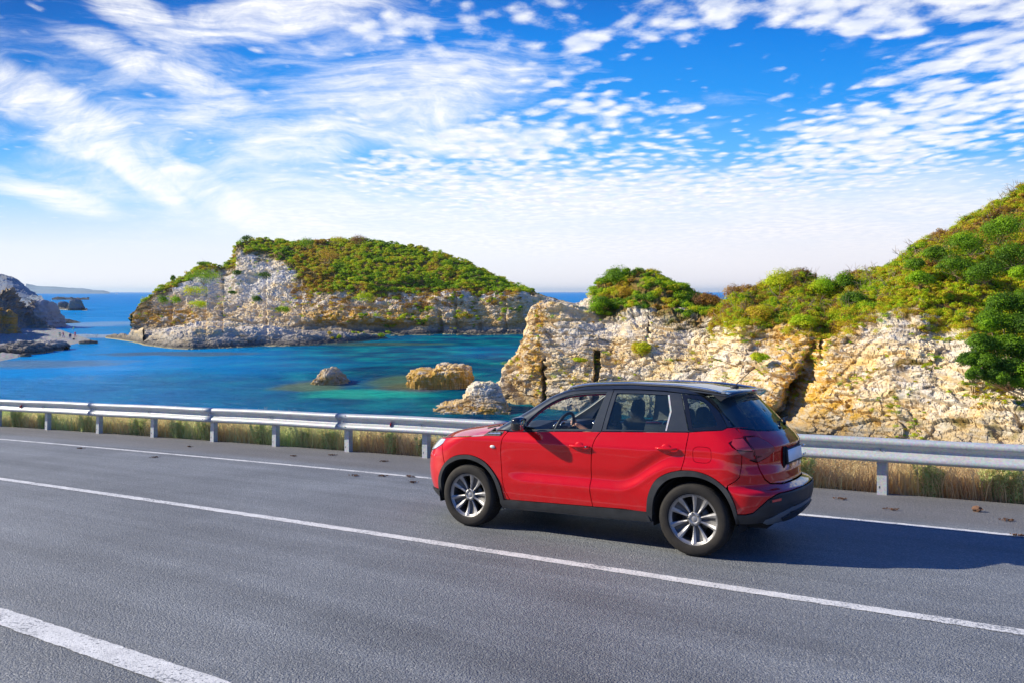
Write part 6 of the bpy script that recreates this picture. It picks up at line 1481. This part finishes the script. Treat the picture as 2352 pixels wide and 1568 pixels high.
    for a in (0, math.pi, -math.pi/2):
        o = rbox('steering_spoke', (.015, .12*math.cos(a), .12*math.sin(a)), (.016, .12 if abs(math.cos(a)) > .5 else .05, .035 if abs(math.cos(a)) > .5 else .12), st, M_SKID if a else M_TRIM, .006, 1)
    mr = rbox('rear_view_mirror', (-.93, -.02, 1.375), (.03, .24, .062), car, M_TRIM, .012, 3, rot=(0, 0, R(12)))
    rbox('mirror_glass', (-.016, 0, 0), (.003, .22, .05), mr, pbr('dim_mirror', (.12,.12,.09), .1, 1.0), .001, 1)
    link('mirror_stalk', sticks([([np.array([.0, 0, .03]), np.array([.08, 0, .07])], [.008, .008])], 'mirror_stalk', 6), mr, M_TRIM)
    def seat(x, y, rear=False):
        s = bpy.data.objects.new('seat', None); COL.objects.link(s); s.parent = car; s.location = (x, y, 0)
        rbox('cushion', (.05, 0, .56), (.52, .50, .16), s, M_SEAT, .05, 4)
        rbox('backrest', (-.27, 0, .86), (.14, .50, .60), s, M_SEAT, .055, 4, rot=(0, R(-16), 0), taper=(.8, .86, 0))
        rbox('headrest', (-.375, 0, 1.245), (.11, .285, .215), s, M_SEAT, .05, 5, rot=(0, R(-8), 0), taper=(.85, .72, 0))
        link('headrest_post', sticks([([np.array([-.345, -.05, 1.08]), np.array([-.36, -.05, 1.18])], [.007, .007]), ([np.array([-.345, .05, 1.08]), np.array([-.36, .05, 1.18])], [.007, .007])], 'headrest_post', 6), s, M_CHROME)
    seat(-1.12, .38); seat(-1.06, -.38)
    rbox('rear_bench', (-1.95, 0, .60), (.50, 1.30, .16), car, M_SEAT, .05, 3); bk = rbox('rear_backrest', (-2.25, 0, .88), (.14, 1.30, .56), car, M_SEAT, .05, 3, rot=(0, R(-18), 0))
    for y in (.42, 0, -.42): rbox('headrest', (-2.30, y, 1.225), (.10, .25, .17), car, M_SEAT, .04, 5, rot=(0, R(-8), 0), taper=(.85, .75, 0))
    to_road(car)
    return car
CAR = build_car()
# ------------------------------------------------------------------ people
def skinned(name, chains, mat, parent=None, root=0, sub=2):
    """chains: list of [(point, radius), ...]; a chain whose first point equals an earlier joint grows out of it. One continuous body."""
    V = []; Rr = []; E = []
    def vid(p, r):
        for i, q in enumerate(V):
            if (Vector(q)-Vector(p)).length < 1e-5: return i
        V.append(tuple(p)); Rr.append(r); return len(V)-1
    for ch in chains:
        prev = None
        for p, r in ch:
            i = vid(p, r)
            if prev is not None and i != prev: E.append((prev, i))
            prev = i
    me = bpy.data.meshes.new(name); me.from_pydata(V, E, [])
    o = link(name, me, parent, mat)
    md = o.modifiers.new('skin', 'SKIN'); md.use_smooth_shade = True; md.branch_smoothing = .6
    for i, sv in enumerate(me.skin_vertices[0].data):
        r = Rr[i]; sv.radius = r if isinstance(r, tuple) else (r, r); sv.use_root = (i == root)
    s2 = o.modifiers.new('sub', 'SUBSURF'); s2.levels = sub; s2.render_levels = sub
    # bake to a plain mesh
    dg = bpy.context.evaluated_depsgraph_get(); ev = o.evaluated_get(dg); m2 = bpy.data.meshes.new_from_object(ev); o.modifiers.clear()
    o.data = m2
    if not m2.materials: m2.materials.append(mat)
    for p in m2.polygons: p.use_smooth = True
    return o
def build_driver():
    """seated at the wheel; car frame, x forward, y towards the camera"""
    y = .38
    hip = (-1.28, y, .68); spine = (-1.38, y, .86); chest = (-1.46, y, 1.00); neck = (-1.475, y, 1.13); nk2 = (-1.47, y, 1.17); head = (-1.46, y, 1.25); crown = (-1.465, y, 1.325)
    rs = (-1.43, y-.17, 1.05); re = (-1.22, y-.24, .92); rw = (-1.00, y-.19, 1.075); rp = (-.955, y-.175, 1.102)
    ls = (-1.43, y+.17, 1.05); le = (-1.25, y+.25, .88); lw = (-1.01, y+.19, .93); lp = (-.965, y+.175, .945)
    body_ = [[(hip, (.15, .12)), (spine, (.145, .11)), (chest, (.165, .11)), (neck, .058), (nk2, .055), (head, (.078, .088)), (crown, (.055, .062))],
             [(chest, (.165, .11)), (rs, .062), (re, .045), (rw, .028), (rp, (.034, .017))], [(chest, (.165, .11)), (ls, .062), (le, .045), (lw, .028), (lp, (.034, .017))],
             [(hip, (.15, .12)), ((-1.10, y-.11, .68), .09), ((-.74, y-.12, .74), .065), ((-.56, y-.10, .46), .045), ((-.47, y-.10, .42), .035)],
             [(hip, (.15, .12)), ((-1.10, y+.11, .68), .09), ((-.74, y+.12, .74), .065), ((-.56, y+.10, .46), .045), ((-.47, y+.10, .42), .035)]]
    p = skinned('person', body_, M_SKIN)
    for (w, sg) in ((rp, -1), (lp, 1)):
        for k in range(4):
            a = np.array(w)+np.array([.020, sg*(-.004), .022-.0165*k]); L = [.036, .040, .037, .028][k]
            tip = a+np.array([L*.9, sg*.010, 0]); t2 = tip+np.array([.006, -sg*-.020, -.004]); t3 = t2+np.array([-.018, -sg*.012*-1, 0])
            skinned('finger', [[(tuple(np.array(w)+np.array([.0, 0, .018-.012*k])), .0095), (tuple(a), .0092), (tuple(tip), .0085), (tuple(t2), .008), (tuple(t3), .0065)]], M_SKIN, p, 0, 1)
        skinned('thumb', [[(tuple(np.array(w)+np.array([-.012, sg*.004, .012])), .011), (tuple(np.array(w)+np.array([.006, sg*.006, .040])), .010), (tuple(np.array(w)+np.array([.030, sg*.012, .050])), .008)]], M_SKIN, p, 0, 1)
    shirt = pbr('dark_shirt', (.05, .06, .09), .9, noise=.2, nscale=40)
    skinned('shirt', [[((-1.28, y, .66), (.165, .135)), ((-1.38, y, .86), (.160, .125)), ((-1.46, y, 1.00), (.178, .122)), ((-1.472, y, 1.09), .085)],
                      [((-1.46, y, 1.00), (.178, .122)), ((-1.43, y-.17, 1.05), .074), ((-1.32, y-.21, .98), .062)], [((-1.46, y, 1.00), (.178, .122)), ((-1.43, y+.17, 1.05), .074), ((-1.33, y+.215, .96), .062)]], shirt, p)
    skinned('trousers', [[((-1.28, y, .64), (.16, .13)), ((-1.10, y-.11, .68), .098), ((-.74, y-.12, .74), .074), ((-.57, y-.10, .47), .055)], [((-1.28, y, .64), (.16, .13)), ((-1.10, y+.11, .68), .098), ((-.74, y+.12, .74), .074), ((-.57, y+.10, .47), .055)]], pbr('denim', (.05, .07, .12), .9), p)
    skinned('hair', [[((-1.505, y, 1.24), (.072, .075)), ((-1.485, y, 1.31), (.085, .082)), ((-1.45, y, 1.345), (.062, .055))]], pbr('dark_hair', (.02, .014, .01), .7), p, 0, 1)
    skinned('nose', [[((-1.385, y, 1.255), .012), ((-1.366, y, 1.236), .013)]], M_SKIN, p, 0, 1)
    tag(p, 'driver in a dark shirt with one hand on the steering wheel of the red car', 'person'); to_road(p)
build_driver()

# ---- small figures on the beach, about 200 m away
def sea_ground(px, py, z=.35):
    """point where the sight line meets the height z"""
    b = (784-py)/FD; k = (-SP+b*CP)/(CP+b*SP); Y = (z-EYE)/k
    return at(px, py, Y).reshape(3)
def standing(label, px, py, top, legs, s=1.0, bend=0., face=0., hatc=None):
    w = sea_ground(px, py); H = 1.68*s
    def q(x, y, z): 
        # bend the upper body forward
        if z > .55: d = z-.55; return (x*H*.6, (y+math.sin(bend)*d)*H, (.55+math.cos(bend)*d)*H)
        return (x*H*.6, y*H, z*H)
    r = .5*H/1.7
    B = [[(q(0,0,.53), (.15*r*1.6, .11*r*1.6)), (q(0,0,.66), .13*r*1.5), (q(0,0,.78), (.17*r*1.5, .11*r*1.5)), (q(0,0,.86), .055*r*1.5), (q(0,.01,.93), (.085*r*1.4, .095*r*1.4)), (q(0,0,.985), .06*r*1.4)],
         [(q(0,0,.53), .15*r), (q(.13,0,.48), .10*r*1.4), (q(.16,.03,.27), .065*r*1.4), (q(.16,0,.05), .04*r*1.5), (q(.16,.07,.02), .035*r*1.5)],
         [(q(0,0,.53), .15*r), (q(-.13,0,.48), .10*r*1.4), (q(-.18,-.02,.27), .065*r*1.4), (q(-.18,-.04,.05), .04*r*1.5), (q(-.18,.03,.02), .035*r*1.5)],
         [(q(0,0,.78), .15*r), (q(.21,0,.79), .055*r*1.5), (q(.26,.02,.63), .042*r*1.5), (q(.24,.10,.50), .030*r*1.5), (q(.24,.12,.46), .028*r*1.5)],
         [(q(0,0,.78), .15*r), (q(-.21,0,.79), .055*r*1.5), (q(-.26,.02,.63), .042*r*1.5), (q(-.24,.10,.50), .030*r*1.5), (q(-.24,.12,.46), .028*r*1.5)]]
    p = skinned('person', B, M_SKIN, None, 0, 1); p.location = w; p.rotation_euler = (0, 0, face)
    C = lambda n, c: pbr(n, c, .9)
    skinned('shirt', [[(q(0,0,.55), (.17*r*1.6, .125*r*1.6)), (q(0,0,.66), .145*r*1.5), (q(0,0,.79), (.19*r*1.5, .125*r*1.5)), (q(0,0,.84), .08*r*1.5)], [(q(0,0,.79), .19*r), (q(.22,0,.79), .07*r*1.5), (q(.27,.02,.65), .058*r*1.5)], [(q(0,0,.79), .19*r), (q(-.22,0,.79), .07*r*1.5), (q(-.27,.02,.65), .058*r*1.5)]], top, p, 0, 1)
    skinned('trousers', [[(q(0,0,.53), .165*r*1.5), (q(.13,0,.48), .115*r*1.45), (q(.16,.03,.27), .08*r*1.45), (q(.16,0,.08), .058*r*1.5)], [(q(0,0,.53), .165*r*1.5), (q(-.13,0,.48), .115*r*1.45), (q(-.18,-.02,.27), .08*r*1.45), (q(-.18,-.04,.08), .058*r*1.5)]], legs, p, 0, 1)
    skinned('hair', [[(q(0,-.02,.95), .10*r*1.4), (q(0,-.01,.985), .085*r*1.4)]], hatc or C('dark_hair', (.02,.014,.01)), p, 0, 1)
    return tag(p, label, 'person', 'people on the little beach')
cc = lambda n, c: pbr(n, c, .85)
standing('person in a teal top standing leftmost of the two side by side on the beach', 240/1.7415*1.0, 1000/1.7415+1103/3.136/1.7415, cc('teal_cloth', (.05,.42,.40)), cc('grey_green_cloth', (.14,.22,.18)), .95, .25, R(200))
standing('person in a purple top and blue trousers beside the teal one on the beach', 254/1.7415, 1000/1.7415+1108/3.136/1.7415, cc('purple_cloth', (.38,.04,.22)), cc('blue_cloth', (.04,.10,.32)), 1.0, .15, R(170))
standing('person dressed all in red on the beach', 301/1.7415, 1000/1.7415+1104/3.136/1.7415, cc('red_cloth', (.80,.03,.08)), cc('crimson_cloth', (.62,.02,.10)), .98, .0, R(180))
def folding_chair(label, px, py, col, rz, tilt=0.0, sitter=False, z=.35):
    w = sea_ground(px, py, z); root = empty('camping_chair', label, 'chair', tuple(w), rz, 'camping chairs by the water'); root.rotation_euler = (tilt, 0, rz)
    fr = cc('chair_tube', (.55,.57,.58)); fb = cc(*col)
    bx_ = lambda n, c, s: rbox(n, c, s, root, fb, .01, 1)
    bx_('seat', (0, 0, .42), (.52, .48, .03)); b = bx_('backrest', (0, -.27, .72), (.52, .03, .55)); b.rotation_euler = (R(14), 0, 0)
    for x in (-.26, .26):
        link('leg', sticks([([np.array([x, -.26, 0]), np.array([x, .24, .60])], [.018, .018])], 'leg', 6), root, fr)
        link('leg', sticks([([np.array([x, .26, 0]), np.array([x, -.24, .45]), np.array([x, -.34, 1.0])], [.018, .018, .018])], 'leg', 6), root, fr)
        link('armrest', sticks([([np.array([x, .24, .60]), np.array([x, -.27, .62])], [.022, .022])], 'armrest', 6), root, fr)
    return root
Z = lambda u, v: (u/3.136/1.7415, (1000+v/3.136)/1.7415)
folding_chair('green folding chair far out on the wet sand behind the people', *Z(915, 1008), ('green_canvas', (.04,.30,.16)), R(150))
folding_chair('dark green folding chair rightmost of the furniture in the shallow water', *Z(1205, 1104), ('deep_green_canvas', (.03,.16,.10)), R(110), 0, z=.05)
folding_chair('grey folding chair leftmost of the furniture in the shallow water', *Z(1100, 1098), ('grey_canvas', (.32,.36,.40)), R(-60), 0, z=.05)
ch = folding_chair('blue folding chair with a person sitting in it between the standing people', *Z(880, 1108), ('blue_canvas', (.06,.12,.38)), R(200))
w = ch.location
p = skinned('person', [[((0,-.10,.52), (.17,.13)), ((0,-.16,.72), .15), ((0,-.20,.92), (.19,.12)), ((0,-.19,1.04), .06), ((0,-.15,1.14), .10), ((0,-.15,1.22), .07)], [((0,-.10,.52), .17), ((.11,.15,.52), .085), ((.12,.42,.50), .065), ((.12,.48,.10), .045), ((.12,.60,.06), .04)], [((0,-.10,.52), .17), ((-.11,.15,.52), .085), ((-.12,.42,.50), .065), ((-.12,.48,.10), .045), ((-.12,.60,.06), .04)],
    [((0,-.20,.92), .19), ((.22,-.18,.92), .055), ((.27,-.02,.72), .042), ((.18,.18,.66), .035)], [((0,-.20,.92), .19), ((-.22,-.18,.92), .055), ((-.27,-.02,.72), .042), ((-.18,.18,.66), .035)]], cc('navy_cloth', (.03,.05,.18)), None, 0, 1)
p.location = w; p.rotation_euler = ch.rotation_euler; tag(p, 'person in dark blue sitting in a folding chair on the beach', 'person', 'people on the little beach')
# folding table in the shallows
w = sea_ground(*Z(1155, 1100), .05); t = empty('camping_table', 'pale folding table standing between two chairs in the shallow water', 'table', tuple(w), R(10))
rbox('tabletop', (0, 0, .72), (1.0, .6, .04), t, cc('table_white', (.75,.76,.76)), .01, 1)
for sx in (-1, 1):
    for sy in (-1, 1): link('leg', sticks([([np.array([sx*.42, sy*.25, 0]), np.array([-sx*.20 if sy > 0 else sx*.42, sy*.25, .71])], [.02, .02])], 'leg', 6), t, cc('chair_tube', (.55,.57,.58)))
# cool box and bags
w = sea_ground(*Z(318, 1070), .7); r_ = empty('cool_box', 'white box lying on the shingle at the left of the beach', 'box', tuple(w), R(20))
rbox('body', (0, 0, .20), (.75, .45, .40), r_, cc('box_white', (.80,.82,.84)), .04, 2); rbox('lid', (0, 0, .43), (.79, .49, .07), r_, cc('box_blue', (.35,.50,.65)), .03, 2)
w = sea_ground(*Z(925, 1125), .25); r_ = empty('bag', 'small dark bag on the sand right of the seated person', 'bag', tuple(w))
rbox('body', (0, 0, .17), (.45, .28, .34), r_, cc('bag_dark', (.05,.05,.07)), .08, 3); link('handle', sticks([([np.array([-.12, 0, .33]), np.array([-.06, 0, .46]), np.array([.06, 0, .46]), np.array([.12, 0, .33])], [.018]*4)], 'handle', 5), r_, cc('bag_dark', (.05,.05,.07)))
# ---- boats
def boat(label, px, py, L, rz, cabin=True):
    D = float(seaY(py)); w = at(px, py, D).reshape(3); root = empty('motor_boat', label, 'boat', (w[0], w[1], 0), rz, 'boats out on the open sea')
    n = 14; P = []; 
    for i in range(n):
        t = i/(n-1); x = (t-.5)*L; b = L*.17*(1-max(0, (t-.45)/.55)**2.2); sh = L*.11*(1+.55*t*t)
        for (fy, z) in ((0, -.3), (.75, -.1), (1.0, sh*.75), (1.02, sh), (.9, sh), (0, sh*.82)): P.append((x+(.12*L*max(0, z)*t/L*2), b*fy, z))
        for (fy, z) in ((-.9, sh), (-1.02, sh), (-1.0, sh*.75), (-.75, -.1)): P.append((x+(.12*L*max(0, z)*t/L*2), b*fy, z))
    m_ = 10; F = [(i*m_+j, i*m_+(j+1) % m_, (i+1)*m_+(j+1) % m_, (i+1)*m_+j) for i in range(n-1) for j in range(m_)]
    me = bpy.data.meshes.new('hull'); me.from_pydata(P, [], F+[tuple(range(m_))[::-1]])
    link('hull', me, root, cc('boat_white', (.85,.86,.88)))
    rbox('cabin', (-.02*L, 0, L*.16), (L*.32, L*.20, L*.14), root, cc('boat_white', (.85,.86,.88)), L*.02, 2, taper=(.75, .85, -.04))
    rbox('windscreen', (.12*L, 0, L*.185), (L*.03, L*.17, L*.06), root, M_GLOSSBLK, L*.005, 1)
    return root
boat('white motor boat speeding close to the left end of the island', 597/1.7415, 1187.0/1.7415, 10.5, R(170))
boat('small white boat far out near the horizon', 466/1.7415, 1177.2/1.7415, 16, R(20))

# ------------------------------------------------------------------ thin sea air
m, T, out = mat_new('air'); v = T.new('ShaderNodeVolumePrincipled', inp={'Color': (.62,.82,1.0), 'Density': .000045, 'Anisotropy': .3}); T.l.new(v.outputs[0], out.inputs[1])
bm = bmesh.new(); bmesh.ops.create_cube(bm, size=1); me = bpy.data.meshes.new('haze'); bm.to_mesh(me); bm.free()
o = link('haze', me, None, m); o.scale = (64000, 64000, 130); o.location = (0, 0, 60); tag(o, 'thin blue sea haze', kind='stuff')
